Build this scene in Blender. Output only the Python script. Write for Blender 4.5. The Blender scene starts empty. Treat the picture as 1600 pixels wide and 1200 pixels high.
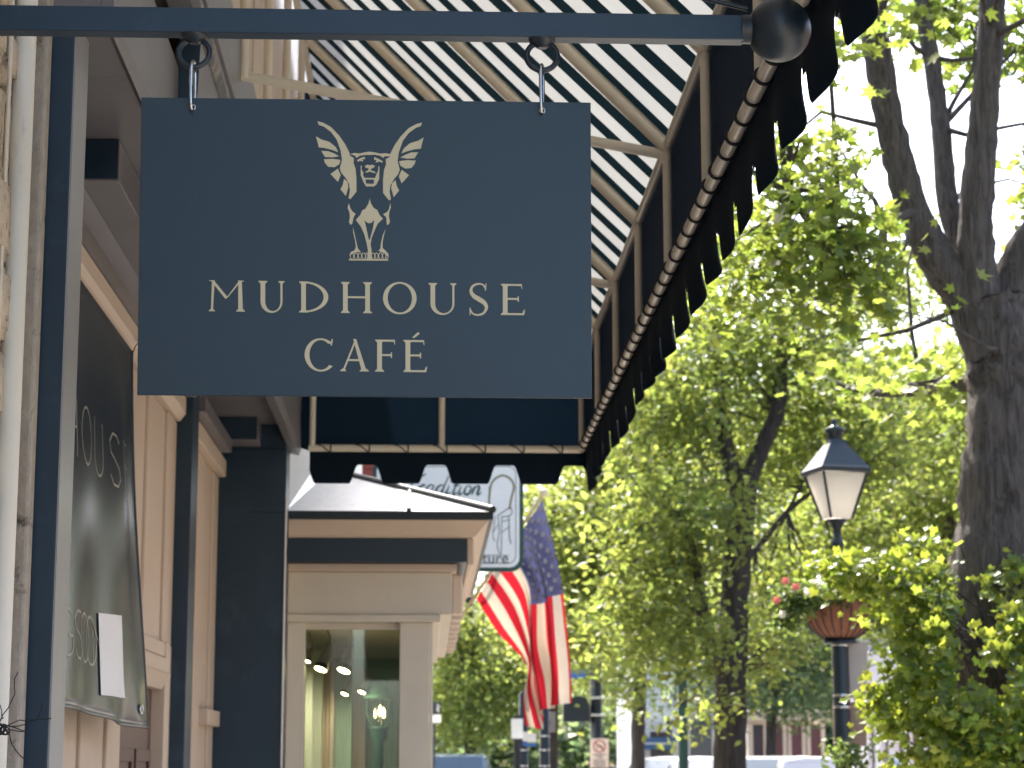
import bpy, bmesh, math, random
import numpy as np
from mathutils import Vector, Matrix

random.seed(7)
rng = np.random.default_rng(11)
C = bpy.context.scene.collection
scene = bpy.context.scene
R_ = math.radians

# ------------------------------------------------------------------ camera
EYE = 1.6
FPX = 3300.0
PITCH = math.atan(590 / FPX)
YAW = math.atan(130 / FPX * math.cos(PITCH))
cam_d = bpy.data.cameras.new('camera')
cam = bpy.data.objects.new('camera', cam_d)
C.objects.link(cam)
cam.location = (0, 0, EYE)
cam.rotation_euler = (math.pi / 2 + PITCH, 0, -YAW)
cam_d.sensor_width = 36
cam_d.lens = 36 * FPX / 1600
cam_d.clip_start = 0.1
cam_d.clip_end = 2000
cam_d.dof.use_dof = True
cam_d.dof.focus_distance = 5.0
cam_d.dof.aperture_fstop = 8.0
scene.camera = cam

# ------------------------------------------------------------------ sky, sun, exposure
SUN_AZ, SUN_EL = R_(-12), R_(52)
w = bpy.data.worlds.new('World')
scene.world = w
w.use_nodes = True
nt = w.node_tree
bg = nt.nodes['Background']
sky = nt.nodes.new('ShaderNodeTexSky')
sky.sky_type = 'NISHITA'
sky.sun_disc = False
sky.sun_elevation = SUN_EL
sky.sun_rotation = SUN_AZ
sky.air_density = 1.0
sky.dust_density = 3.5
sky.ozone_density = 0.6
nt.links.new(sky.outputs[0], bg.inputs[0])
bg.inputs[1].default_value = 0.15
sun_d = bpy.data.lights.new('sun', 'SUN')
sun_d.energy = 3.3
sun_d.angle = R_(0.53)
sun_d.color = (1, .93, .82)
sun = bpy.data.objects.new('sun', sun_d)
C.objects.link(sun)
SV = Vector((math.sin(SUN_AZ) * math.cos(SUN_EL), math.cos(SUN_AZ) * math.cos(SUN_EL), math.sin(SUN_EL)))
sun.rotation_euler = SV.to_track_quat('Z', 'Y').to_euler()
sun.location = SV * 40
scene.view_settings.view_transform = 'Standard'
scene.view_settings.look = 'None'
scene.view_settings.gamma = 1
scene.view_settings.use_curve_mapping = False
scene.view_settings.exposure = 2.15
scene.render.engine = 'CYCLES'
scene.cycles.max_bounces = 8
scene.cycles.transparent_max_bounces = 12
scene.cycles.transmission_bounces = 6

# ------------------------------------------------------------------ picture geometry
_F = Vector((math.sin(YAW) * math.cos(PITCH), math.cos(YAW) * math.cos(PITCH), math.sin(PITCH)))
_R = Vector((math.cos(YAW), -math.sin(YAW), 0))
_U = _R.cross(_F)


def ray(px, py):
    return _F * FPX + _R * (px - 800) + _U * (600 - py)


def at(px, py, Y):
    """a point of the place that the photograph shows at (px, py), Y metres down the street"""
    d = ray(px, py)
    t = Y / d.y
    return Vector((d.x * t, Y, d.z * t + EYE))


def atx(px, py, X):
    d = ray(px, py)
    t = X / d.x
    return Vector((X, d.y * t, d.z * t + EYE))


# ------------------------------------------------------------------ materials
MATS = {}


def mat(name, col, rough=.6, spec=.5, metal=0, var=.12, vscale=6.0, bump=0.0, bscale=60.0, stretch=(1, 1, 1), dirt=None, dscale=3.0,
        dth=.62, coat=0.0):
    """principled paint/metal/wood with noise variation, optional bump and dirt patches"""
    if name in MATS:
        return MATS[name]
    m = bpy.data.materials.new(name)
    m.use_nodes = True
    n, l = m.node_tree.nodes, m.node_tree.links
    b = n['Principled BSDF']
    tc = n.new('ShaderNodeTexCoord')
    mp = n.new('ShaderNodeMapping')
    mp.inputs['Scale'].default_value = stretch
    l.new(tc.outputs['Object'], mp.inputs[0])
    nz = n.new('ShaderNodeTexNoise')
    nz.inputs['Scale'].default_value = vscale
    nz.inputs['Detail'].default_value = 6
    l.new(mp.outputs[0], nz.inputs['Vector'])
    cr = n.new('ShaderNodeMix')
    cr.data_type = 'RGBA'
    cr.inputs[6].default_value = (*[c * (1 - var) for c in col], 1)
    cr.inputs[7].default_value = (*[min(1, c * (1 + var)) for c in col], 1)
    l.new(nz.outputs[0], cr.inputs[0])
    out = cr.outputs[2]
    if dirt:
        nd = n.new('ShaderNodeTexNoise')
        nd.inputs['Scale'].default_value = dscale
        nd.inputs['Detail'].default_value = 10
        nd.inputs['Roughness'].default_value = .7
        l.new(mp.outputs[0], nd.inputs['Vector'])
        rp = n.new('ShaderNodeValToRGB')
        rp.color_ramp.elements[0].position = dth - .06
        rp.color_ramp.elements[1].position = dth + .06
        l.new(nd.outputs[0], rp.inputs[0])
        mx = n.new('ShaderNodeMix')
        mx.data_type = 'RGBA'
        mx.inputs[7].default_value = (*dirt, 1)
        l.new(rp.outputs[0], mx.inputs[0])
        l.new(out, mx.inputs[6])
        out = mx.outputs[2]
    l.new(out, b.inputs['Base Color'])
    b.inputs['Roughness'].default_value = rough
    b.inputs['Specular IOR Level'].default_value = spec
    b.inputs['Metallic'].default_value = metal
    b.inputs['Coat Weight'].default_value = coat
    if bump:
        nb = n.new('ShaderNodeTexNoise')
        nb.inputs['Scale'].default_value = bscale
        nb.inputs['Detail'].default_value = 5
        l.new(mp.outputs[0], nb.inputs['Vector'])
        bp = n.new('ShaderNodeBump')
        bp.inputs['Strength'].default_value = bump
        bp.inputs['Distance'].default_value = .01
        l.new(nb.outputs[0], bp.inputs['Height'])
        l.new(bp.outputs[0], b.inputs['Normal'])
    MATS[name] = m
    return m


def leaf_mat(name, dif, tra, rough=.45):
    if name in MATS:
        return MATS[name]
    m = bpy.data.materials.new(name)
    m.use_nodes = True
    n, l = m.node_tree.nodes, m.node_tree.links
    b = n['Principled BSDF']
    out = n['Material Output']
    geo = n.new('ShaderNodeNewGeometry')
    hs = n.new('ShaderNodeHueSaturation')
    hs2 = n.new('ShaderNodeHueSaturation')
    mr = n.new('ShaderNodeMapRange')
    mr.inputs[3].default_value = .55
    mr.inputs[4].default_value = 1.35
    l.new(geo.outputs['Random Per Island'], mr.inputs[0])
    mh = n.new('ShaderNodeMapRange')
    mh.inputs[3].default_value = .485
    mh.inputs[4].default_value = .52
    ml = n.new('ShaderNodeMath')
    ml.operation = 'MULTIPLY'
    ml.inputs[1].default_value = 7.31
    fr = n.new('ShaderNodeMath')
    fr.operation = 'FRACT'
    l.new(geo.outputs['Random Per Island'], ml.inputs[0])
    l.new(ml.outputs[0], fr.inputs[0])
    l.new(fr.outputs[0], mh.inputs[0])
    for h, c in ((hs, dif), (hs2, tra)):
        h.inputs['Color'].default_value = (*c, 1)
        l.new(mr.outputs[0], h.inputs['Value'])
        l.new(mh.outputs[0], h.inputs['Hue'])
    l.new(hs.outputs[0], b.inputs['Base Color'])
    b.inputs['Roughness'].default_value = rough
    b.inputs['Specular IOR Level'].default_value = .4
    tr = n.new('ShaderNodeBsdfTranslucent')
    l.new(hs2.outputs[0], tr.inputs[0])
    ad = n.new('ShaderNodeMixShader')
    ad.inputs[0].default_value = .55
    l.new(b.outputs[0], ad.inputs[1])
    l.new(tr.outputs[0], ad.inputs[2])
    l.new(ad.outputs[0], out.inputs[0])
    MATS[name] = m
    return m


def cloth_mat(name, col, tra, mix=.5, rough=.85, stripes=None):
    """woven cloth letting light through; stripes=(colour, translucent colour, axis, period, share, offset)"""
    if name in MATS:
        return MATS[name]
    m = bpy.data.materials.new(name)
    m.use_nodes = True
    n, l = m.node_tree.nodes, m.node_tree.links
    b = n['Principled BSDF']
    out = n['Material Output']
    b.inputs['Roughness'].default_value = rough
    b.inputs['Specular IOR Level'].default_value = .25
    tr = n.new('ShaderNodeBsdfTranslucent')
    mx = n.new('ShaderNodeMixShader')
    mx.inputs[0].default_value = mix
    l.new(b.outputs[0], mx.inputs[1])
    l.new(tr.outputs[0], mx.inputs[2])
    l.new(mx.outputs[0], out.inputs[0])
    tc = n.new('ShaderNodeTexCoord')
    nz = n.new('ShaderNodeTexNoise')
    nz.inputs['Scale'].default_value = 3.5
    nz.inputs['Detail'].default_value = 6
    l.new(tc.outputs['Object'], nz.inputs['Vector'])
    mr = n.new('ShaderNodeMapRange')
    mr.inputs[3].default_value = .86
    mr.inputs[4].default_value = 1.12
    l.new(nz.outputs[0], mr.inputs[0])
    if stripes:
        c2, t2, axis, per, share, off = stripes
        sp = n.new('ShaderNodeSeparateXYZ')
        l.new(tc.outputs['Object'], sp.inputs[0])
        a = n.new('ShaderNodeMath'); a.operation = 'ADD'; a.inputs[1].default_value = off + 100 * per
        l.new(sp.outputs[axis], a.inputs[0])
        d = n.new('ShaderNodeMath'); d.operation = 'DIVIDE'; d.inputs[1].default_value = per
        l.new(a.outputs[0], d.inputs[0])
        fr = n.new('ShaderNodeMath'); fr.operation = 'FRACT'
        l.new(d.outputs[0], fr.inputs[0])
        lt = n.new('ShaderNodeMath'); lt.operation = 'LESS_THAN'; lt.inputs[1].default_value = share
        l.new(fr.outputs[0], lt.inputs[0])
        fac = lt.outputs[0]
    for tgt, ca, cb in ((b.inputs['Base Color'], col, stripes[0] if stripes else col), (tr.inputs[0], tra, stripes[1] if stripes else tra)):
        k = n.new('ShaderNodeMix'); k.data_type = 'RGBA'
        k.inputs[6].default_value = (*ca, 1)
        k.inputs[7].default_value = (*cb, 1)
        if stripes:
            l.new(fac, k.inputs[0])
        else:
            k.inputs[0].default_value = 0
        h = n.new('ShaderNodeHueSaturation')
        l.new(k.outputs[2], h.inputs['Color'])
        l.new(mr.outputs[0], h.inputs['Value'])
        l.new(h.outputs[0], tgt)
    MATS[name] = m
    return m


def glass_mat(name='window glass', tint=(.86, .93, .88), f0=1.9):
    if name in MATS:
        return MATS[name]
    m = bpy.data.materials.new(name)
    m.use_nodes = True
    n, l = m.node_tree.nodes, m.node_tree.links
    n.remove(n['Principled BSDF'])
    out = n['Material Output']
    t = n.new('ShaderNodeBsdfTransparent'); t.inputs[0].default_value = (*tint, 1)
    g = n.new('ShaderNodeBsdfGlossy'); g.inputs['Roughness'].default_value = .02
    fz = n.new('ShaderNodeFresnel'); fz.inputs[0].default_value = f0
    mx = n.new('ShaderNodeMixShader')
    l.new(fz.outputs[0], mx.inputs[0]); l.new(t.outputs[0], mx.inputs[1]); l.new(g.outputs[0], mx.inputs[2])
    l.new(mx.outputs[0], out.inputs[0])
    MATS[name] = m
    return m


def emit_mat(name, col, s):
    if name in MATS:
        return MATS[name]
    m = bpy.data.materials.new(name)
    m.use_nodes = True
    n, l = m.node_tree.nodes, m.node_tree.links
    b = n['Principled BSDF']
    b.inputs['Base Color'].default_value = (*col, 1)
    b.inputs['Emission Color'].default_value = (*col, 1)
    b.inputs['Emission Strength'].default_value = s
    MATS[name] = m
    return m


def bark_mat(name, c0, c1, scale=1.0):
    if name in MATS:
        return MATS[name]
    m = bpy.data.materials.new(name)
    m.use_nodes = True
    n, l = m.node_tree.nodes, m.node_tree.links
    b = n['Principled BSDF']
    tc = n.new('ShaderNodeTexCoord')
    mp = n.new('ShaderNodeMapping')
    mp.inputs['Scale'].default_value = (34 * scale, 34 * scale, 3.2 * scale)
    l.new(tc.outputs['Object'], mp.inputs[0])
    nz = n.new('ShaderNodeTexNoise'); nz.inputs['Scale'].default_value = 1; nz.inputs['Detail'].default_value = 9
    nz.inputs['Roughness'].default_value = .65; nz.inputs['Distortion'].default_value = .6
    l.new(mp.outputs[0], nz.inputs['Vector'])
    rp = n.new('ShaderNodeValToRGB')
    rp.color_ramp.elements[0].position = .34
    rp.color_ramp.elements[1].position = .68
    rp.color_ramp.elements[0].color = (*c0, 1)
    rp.color_ramp.elements[1].color = (*c1, 1)
    l.new(nz.outputs[0], rp.inputs[0])
    l.new(rp.outputs[0], b.inputs['Base Color'])
    b.inputs['Roughness'].default_value = .9
    bp = n.new('ShaderNodeBump'); bp.inputs['Strength'].default_value = .9; bp.inputs['Distance'].default_value = .03
    l.new(nz.outputs[0], bp.inputs['Height'])
    l.new(bp.outputs[0], b.inputs['Normal'])
    MATS[name] = m
    return m


M_navy = mat('navy paint', (.013, .033, .054), .40, .4, var=.16, dirt=(.026, .048, .074), dscale=5, dth=.60, bump=.05, bscale=30)
M_sign = mat('sign board paint', (.0115, .031, .046), .42, .45, var=.2, vscale=2, bump=.03, bscale=140, dirt=(.16, .17, .17), dscale=95, dth=.80, stretch=(1, 1, .8))
M_lit_trim = mat('lit trim paint', (.155, .145, .147), .36, .5, var=.14, dirt=(.12, .112, .112), dscale=4, dth=.60, bump=.08, bscale=24)  # same blue joinery, lightened: sky and ground bounce put into the colour
M_peel = mat('peeling slate paint', (.11, .108, .11), .45, .5, var=.15, bump=.3, bscale=30, dirt=(.32, .27, .23), dscale=9, dth=.56)
M_gold = mat('gold lettering', (.52, .47, .30), .5, var=.05)
M_black = mat('black ironwork', (.008, .016, .024), .36, .5, var=.1, bump=.04, bscale=80)
M_steel = mat('bright steel', (.62, .64, .64), .22, .5, metal=1, var=.05)
M_tan = mat('tan trim paint', (.56, .44, .33), .5, .4, var=.07, bump=.05, bscale=20, stretch=(1, 1, .25))
M_tube = mat('tan awning tube', (.68, .60, .46), .30, .5, var=.1, vscale=9, coat=.2)
M_cream = mat('cream trim paint', (.60, .53, .42), .55, .4, var=.08, bump=.08, bscale=18, dirt=(.42, .36, .28), dscale=5, dth=.70)
M_cord = mat('black cord', (.012, .012, .014), .7)
M_pipe = mat('painted downpipe', (.70, .67, .57), .5, .4, var=.10, vscale=4, bump=.05, bscale=25, stretch=(1, 1, .3), dirt=(.30, .27, .21), dscale=6, dth=.68)
M_stone = mat('limestone block', (.60, .51, .38), .85, .3, var=.22, vscale=14, bump=.6, bscale=28, dirt=(.24, .19, .14), dscale=7, dth=.60)
M_mortar = mat('old mortar', (.38, .34, .28), .95, .2, var=.25, vscale=25, bump=.7, bscale=50, dirt=(.10, .085, .07), dscale=11, dth=.62)
M_door = mat('oxblood door paint', (.085, .035, .028), .4, .5, var=.15, bump=.06, bscale=30)
M_metal_roof = mat('painted metal roof', (.03, .068, .088), .32, .45, var=.5, vscale=7, bump=.35, bscale=16, dirt=(.085, .13, .145), dscale=9, dth=.57)
M_dark = mat('dark drip edge', (.014, .022, .03), .5, var=.2)
M_vinyl = mat('black vinyl banner', (.012, .022, .032), .27, .6, var=.15, bump=.03, bscale=14)
M_print = mat('pale banner print', (.30, .29, .23), .4, var=.05)
M_card = mat('white card', (.78, .78, .76), .6, var=.03)
M_concrete = mat('concrete pavement', (.36, .33, .29), .85, .3, var=.15, vscale=2, bump=.2, bscale=80)
M_asphalt = mat('asphalt', (.055, .055, .057), .9, .3, var=.2, vscale=3, bump=.3, bscale=150)
M_kerb = mat('kerb stone', (.40, .38, .35), .85, var=.12)
M_white = mat('white paint', (.74, .73, .70), .5, var=.06)
M_green = mat('dark green paint', (.012, .055, .040), .4, var=.1)
M_lampblack = mat('lamp post paint', (.010, .022, .028), .35, var=.1)
M_band = mat('dark navy gloss', (.006, .020, .036), .4, var=.1)
M_signwhite = mat('white sign board', (.84, .85, .82), .5, var=.04, bump=.05, bscale=12, stretch=(.1, 1, 6))
M_ink = mat('dark sign ink', (.04, .045, .05), .6)
M_olive = mat('olive line', (.22, .20, .09), .6)
M_red = mat('red sign ring', (.38, .06, .05), .6)
M_blue = mat('blue street sign', (.03, .12, .42), .5)
M_terra = mat('coir basket liner', (.22, .095, .060), .9, .2, var=.25, vscale=18, bump=.5, bscale=40)
M_brick = mat('red brick wall', (.30, .075, .055), .85, var=.25, vscale=20)
M_bark = bark_mat('grey bark', (.034, .028, .024), (.13, .11, .095), 1.25)
M_bark2 = bark_mat('dark bark', (.014, .012, .011), (.065, .052, .044), .8)
L_maple = leaf_mat('maple leaf', (.055, .095, .026), (.30, .38, .06))
L_mid = leaf_mat('street tree leaf', (.06, .095, .032), (.38, .45, .09))
L_yel = leaf_mat('yellow green leaf', (.07, .105, .03), (.40, .46, .10))
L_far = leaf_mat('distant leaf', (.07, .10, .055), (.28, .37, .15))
L_ivy = leaf_mat('ivy leaf', (.05, .105, .032), (.42, .50, .06), .38)
L_fern = leaf_mat('basket foliage', (.04, .085, .03), (.20, .27, .06))
F_pink = leaf_mat('pink petal', (.45, .12, .13), (.38, .10, .10))
F_white = leaf_mat('white petal', (.7, .66, .6), (.6, .55, .5))


# ------------------------------------------------------------------ builders
class MB:
    def __init__(s):
        s.v, s.f, s.mi, s.sm = [], [], [], []

    def add(s, vs, fs, mi=0, smooth=False):
        o = len(s.v)
        s.v += [tuple(v) for v in vs]
        for f in fs:
            s.f.append([i + o for i in f]); s.mi.append(mi); s.sm.append(smooth)
        return s

    def box(s, a, b, mi=0, bev=0):
        x0, x1 = sorted((a[0], b[0])); y0, y1 = sorted((a[1], b[1])); z0, z1 = sorted((a[2], b[2]))
        if bev:
            bm = bmesh.new()
            bmesh.ops.create_cube(bm, size=1)
            for v in bm.verts:
                v.co = Vector(((x0 + x1) / 2 + v.co.x * (x1 - x0), (y0 + y1) / 2 + v.co.y * (y1 - y0), (z0 + z1) / 2 + v.co.z * (z1 - z0)))
            bmesh.ops.bevel(bm, geom=bm.edges[:], offset=min(bev, .45 * min(x1 - x0, y1 - y0, z1 - z0)), segments=2, affect='EDGES', profile=.5)
            bm.verts.index_update()
            s.add([v.co[:] for v in bm.verts], [[v.index for v in f.verts] for f in bm.faces], mi)
            bm.free()
            return s
        vs = [(x, y, z) for z in (z0, z1) for y in (y0, y1) for x in (x0, x1)]
        return s.add(vs, [(0, 2, 3, 1), (4, 5, 7, 6), (0, 1, 5, 4), (2, 6, 7, 3), (0, 4, 6, 2), (1, 3, 7, 5)], mi)

    def tube(s, pts, r, seg=12, mi=0, cap=True, closed=False):
        pts = [Vector(p) for p in pts]
        n = len(pts)
        rs = r if isinstance(r, (list, tuple)) else [r] * n
        up = None
        vs, fs = [], []
        for i, p in enumerate(pts):
            if closed:
                t = (pts[(i + 1) % n] - pts[i - 1]).normalized()
            else:
                t = (pts[min(i + 1, n - 1)] - pts[max(i - 1, 0)]).normalized()
            if up is None:
                up = Vector((0, 0, 1)) if abs(t.z) < .9 else Vector((1, 0, 0))
            a = t.cross(up).normalized()
            up = a.cross(t).normalized()
            for k in range(seg):
                th = 2 * math.pi * k / seg
                vs.append(p + (a * math.cos(th) + up * math.sin(th)) * rs[i])
        for i in range(n if closed else n - 1):
            j = (i + 1) % n
            for k in range(seg):
                k2 = (k + 1) % seg
                fs.append((i * seg + k, i * seg + k2, j * seg + k2, j * seg + k))
        s.add(vs, fs, mi, True)
        if cap and not closed:
            s.add(vs[:seg], [list(range(seg))[::-1]], mi)
            s.add(vs[-seg:], [list(range(seg))], mi)
        return s

    def lathe(s, c, prof, seg=24, mi=0, smooth=True, rot=0.0, sx=1.0):
        """prof = [(r, z)...] round the vertical through c"""
        vs, fs = [], []
        for r, z in prof:
            for k in range(seg):
                th = 2 * math.pi * k / seg + rot
                vs.append((c[0] + r * math.cos(th) * sx, c[1] + r * math.sin(th), c[2] + z))
        for i in range(len(prof) - 1):
            for k in range(seg):
                k2 = (k + 1) % seg
                fs.append((i * seg + k, i * seg + k2, (i + 1) * seg + k2, (i + 1) * seg + k))
        s.add(vs, fs, mi, smooth)
        s.add(vs[:seg], [list(range(seg))[::-1]], mi)
        s.add(vs[-seg:], [list(range(seg))], mi)
        return s

    def prism(s, poly, y0, y1, mi=0):
        """closed (x, z) outline extruded along the street"""
        n = len(poly)
        vs = [(x, y0, z) for x, z in poly] + [(x, y1, z) for x, z in poly]
        fs = [list(range(n)), list(range(2 * n - 1, n - 1, -1))]
        fs += [(i, i + n, (i + 1) % n + n, (i + 1) % n) for i in range(n)]
        return s.add(vs, fs, mi)

    def build(s, name, m, parent=None):
        me = bpy.data.meshes.new(name)
        me.from_pydata(s.v, [], s.f)
        for mm in (m if isinstance(m, (list, tuple)) else [m]):
            me.materials.append(mm)
        me.polygons.foreach_set('material_index', s.mi)
        me.polygons.foreach_set('use_smooth', s.sm)
        bm = bmesh.new(); bm.from_mesh(me)
        bmesh.ops.recalc_face_normals(bm, faces=bm.faces[:])
        bm.to_mesh(me); bm.free()
        o = bpy.data.objects.new(name, me)
        C.objects.link(o)
        if parent is not None:
            o.parent = parent
            bpy.context.view_layer.update()
            o.matrix_parent_inverse = parent.matrix_world.inverted()
        return o


def tag(o, label=None, cat=None, group=None, kind=None):
    if label: o['label'] = label
    if cat: o['category'] = cat
    if group: o['group'] = group
    if kind: o['kind'] = kind
    return o


def thing(name, loc, label, cat, group=None):
    o = bpy.data.objects.new(name, None)
    o.empty_display_size = .1
    C.objects.link(o)
    o.location = loc
    return tag(o, label, cat, group)


def copy_tree(o, parent=None):
    c = o.copy()
    C.objects.link(c)
    if parent is not None:
        c.parent = parent
    for ch in list(o.children):
        copy_tree(ch, c)
    return c


# ------------------------------------------------------------------ ground
gm = MB(); gm.add([(-400, -60, -.17), (400, -60, -.17), (400, 900, -.17), (-400, 900, -.17)], [(0, 1, 2, 3)])
tag(gm.build('ground', M_asphalt), kind='structure')
gm = MB(); gm.add([(4.4, -60, -.15), (13, -60, -.15), (13, 200, -.15), (4.4, 200, -.15)], [(0, 1, 2, 3)])
tag(gm.build('road', M_asphalt), kind='structure')
gm = MB(); gm.box((-40, -60, -.16), (4.2, 46, 0))
tag(gm.build('pavement', M_concrete), kind='structure')
gm = MB(); gm.box((4.2, -60, -.165), (4.4, 46, .005), bev=.02)
tag(gm.build('kerb', M_kerb), kind='structure')
gm = MB(); gm.box((13, -60, -.16), (60, 160, 0))
tag(gm.build('pavement', M_concrete), kind='structure')
gm = MB()
for k in range(14):
    gm.box((8.62, 2 + k * 6, -.1505), (8.74, 5 + k * 6, -.146))
tag(gm.build('road_marking', M_white), kind='structure')

# ------------------------------------------------------------------ cafe building (left)
Z = lambda zp: zp + EYE
cafe = thing('cafe_building', (-1.5, 8, 0), 'old stone cafe building with slate blue shopfront and tan trim under the awning', 'building')
XW = -.985                                                  # face of the stone wall
m = MB(); m.box((-6, -4, 0), (-1.012, 4.955, 7)); m.build('wall', M_mortar, cafe)
m = MB(); m.box((-6, 4.956, 0), (-1.18, 11.7, 7)); m.build('shopfront_wall', M_tan, cafe)
# limestone blocks one by one
stone_meshes = []
for k in range(9):
    bm = bmesh.new()
    bmesh.ops.create_cube(bm, size=1)
    bmesh.ops.bevel(bm, geom=bm.edges[:], offset=.13, segments=2, affect='EDGES')
    for v in bm.verts:
        v.co += Vector((random.gauss(0, .02), random.gauss(0, .03), random.gauss(0, .035)))
    me = bpy.data.meshes.new('stone'); bm.to_mesh(me); bm.free()
    me.materials.append(M_stone)
    me.polygons.foreach_set('use_smooth', [True] * len(me.polygons))
    stone_meshes.append(me)
z = 1.2
row = 0
while z < 3.9:
    h = random.uniform(.13, .23)
    y = 3.45 + random.uniform(-.2, .1)
    while y < 4.86:
        L = random.uniform(.16, .36)
        if y + L > 4.80: L = 4.885 - y
        if L > .05:
            o = bpy.data.objects.new('stone', random.choice(stone_meshes))
            C.objects.link(o)
            o.parent = cafe; o.matrix_parent_inverse = Matrix.Translation((1.5, -8, 0))
            o.location = (XW - .03 + random.uniform(-.012, .012), y + L / 2, z + h / 2)
            o.scale = (.085, L - .018, h - .02)
            o.rotation_euler = (random.gauss(0, .025), 0, random.gauss(0, .03))
        y += L
    z += h
m = MB(); m.box((-1.02, 4.90, 0), (-.928, 4.962, 4.6), bev=.008); m.build('mortar_joint', M_mortar, cafe)

# corner post of the shopfront
m = MB(); m.box((-1.17, 4.972, 0), (-.8775, 5.16, Z(1.795)), bev=.003); m.build('pilaster', M_navy, cafe)
m = MB(); m.box((-.8774, 4.974, 0), (-.873, 5.158, Z(1.794))); m.build('lit_side', mat('lit post side', (.25, .255, .25), .33, .6, var=.1, bump=.06, bscale=20, stretch=(1, 1, .2)), cafe)  # added sheet: post's street side, its bright reflection put into the colour
# second post and the wing wall at the far end
m = MB(); m.box((-1.17, 9.37, 0), (-1.064, 9.62, Z(1.66)), bev=.004)
m.build('pilaster', M_navy, cafe)
m = MB(); m.box((-1.17, 9.622, 0), (-1.10, 9.74, Z(1.66)), bev=.004); m.build('pilaster', M_navy, cafe)
m = MB(); m.box((-1.17, 11.35, 0), (-.783, 11.69, Z(1.797)), bev=.004)
m.build('pilaster', M_navy, cafe)
m = MB(); m.box((-1.17, 11.335, Z(1.32)), (-.779, 11.349, Z(1.66)), bev=.003); m.build('pilaster_cap', M_navy, cafe)
m = MB(); m.tube([(-.776, 11.34, 0), (-.776, 11.34, Z(1.4))], .006, 6); m.build('caulk_line', M_white, cafe)
# entablature over the shopfront: soffit, fascia A, stepped fascia B
m = MB(); m.box((-1.18, 4.96, Z(1.80)), (-.815, 11.7, Z(1.95))); m.build('soffit', M_lit_trim, cafe)
for ya_, yb_ in ((6.02, 9.3), (11.1, 11.349)):
    m = MB(); m.box((-1.18, ya_ + .003, Z(1.675)), (-.919, yb_, Z(1.798)), bev=.004); m.build('soffit_beam', M_lit_trim, cafe)
    m = MB(); m.box((-1.18, ya_, Z(1.679)), (-.922, ya_ + .0025, Z(1.797))); m.build('beam_end', M_navy, cafe)  # thin sheet on the same beam, its end face coloured in the shaded tone
m = MB()
m.prism([(-.814, Z(1.795)), (-.800, Z(1.782)), (-.783, Z(1.80)), (-.783, Z(2.10)), (-.814, Z(2.10))], 4.96, 11.7)
m.build('fascia', M_lit_trim, cafe)
m = MB()
m.prism([(-.782, Z(1.69)), (-.735, Z(1.68)), (-.722, Z(1.72)), (-.728, Z(1.90)), (-.718, Z(2.19)), (-.782, Z(2.19))], 6.264, 11.7)
m.build('fascia', M_lit_trim, cafe)
m = MB(); m.prism([(-.782, Z(1.69)), (-.735, Z(1.68)), (-.7225, Z(1.72)), (-.7285, Z(1.90)), (-.7185, Z(2.189)), (-.782, Z(2.189))], 6.26, 6.263)
m.build('fascia_end', M_navy, cafe)  # same fascia: navy sheet puts the shaded tone on its near end
m = MB()
m.prism([(-.782, Z(2.192)), (-.712, Z(2.192)), (-.695, Z(2.22)), (-.700, Z(2.265)), (-.782, Z(2.265))], 4.9, 11.7)
m.build('peeling_moulding', M_peel, cafe)
m = MB()
m.prism([(-.81, Z(2.272)), (-.690, Z(2.272)), (-.690, Z(2.555)), (-.81, Z(2.575))], 4.9, 11.7)
m.build('fascia', M_lit_trim, cafe)
m = MB()
for k in range(22):                                         # upper tan boarding
    y0 = 4.3 + k * .35
    m2 = MB(); m2.box((-.84, y0, Z(2.3)), (-.755 + random.uniform(-.004, .004), y0 + .343, 7), bev=.006)
    m2.build('board', M_tan, cafe)
m = MB(); m.box((-1.3, 4.0, Z(2.3)), (-.83, 11.72, 7)); m.build('upper_wall', M_tan, cafe)

# door bay in the recess: door, casing boards, transom, head moulding
XD = -1.15


def wall_boards(ys, z0, z1, x=XD, mm=M_tan, dx=0):
    for i in range(len(ys) - 1):
        b = MB()
        b.box((x - .04, ys[i] + .004, z0), (x + .012 * (i % 2) + dx, ys[i + 1] - .004, z1), bev=.006)
        b.build('board', mm, cafe)


wall_boards([5.2, 5.9, 6.75, 7.05, 7.35, 7.62, 7.95], 0, Z(1.49))
wall_boards([7.95, 8.42, 8.62, 9.05, 9.37], Z(.50), Z(1.49), dx=.005)
m = MB()
m.box((XD - .03, 9.06, 0), (XD + .035, 9.2, Z(.498)), bev=.006)
m.build('door_casing', M_tan, cafe)
m = MB(); m.box((XD - .03, 9.205, 0), (XD + .02, 9.37, Z(.498)), bev=.006); m.build('door_casing', M_tan, cafe)
m = MB()
m.box((XD - .03, 7.95, Z(.36)), (XD + .045, 9.05, Z(.43)), bev=.008)
m.build('transom_moulding', M_tan, cafe)
m = MB(); m.box((XD - .03, 7.95, Z(.435)), (XD + .03, 9.05, Z(.498)), bev=.008); m.build('transom_moulding', M_tan, cafe)
m = MB()
m.prism([(XD - .03, Z(.30)), (XD + .02, Z(.30)), (XD + .06, Z(.36)), (XD - .03, Z(.359))], 7.95, 9.05)
m.build('transom_moulding', M_tan, cafe)
door = MB()
door.box((XD - .05, 7.96, 0), (XD - .02, 9.05, Z(.30)))
for y0, y1 in ((8.03, 8.48), (8.55, 9.0)):
    for z0, z1 in ((.15, .9), (1.0, Z(.05))):
        door.box((XD - .02, y0, z0), (XD - .008, y0 + .05, z1), bev=.003)
        door.box((XD - .02, y1 - .05, z0), (XD - .008, y1, z1), bev=.003)
        door.box((XD - .02, y0 + .052, z1 - .05), (XD - .008, y1 - .052, z1), bev=.003)
        door.box((XD - .02, y0 + .1, z0 + .1), (XD - .012, y1 - .1, z1 - .1), bev=.003)
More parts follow.
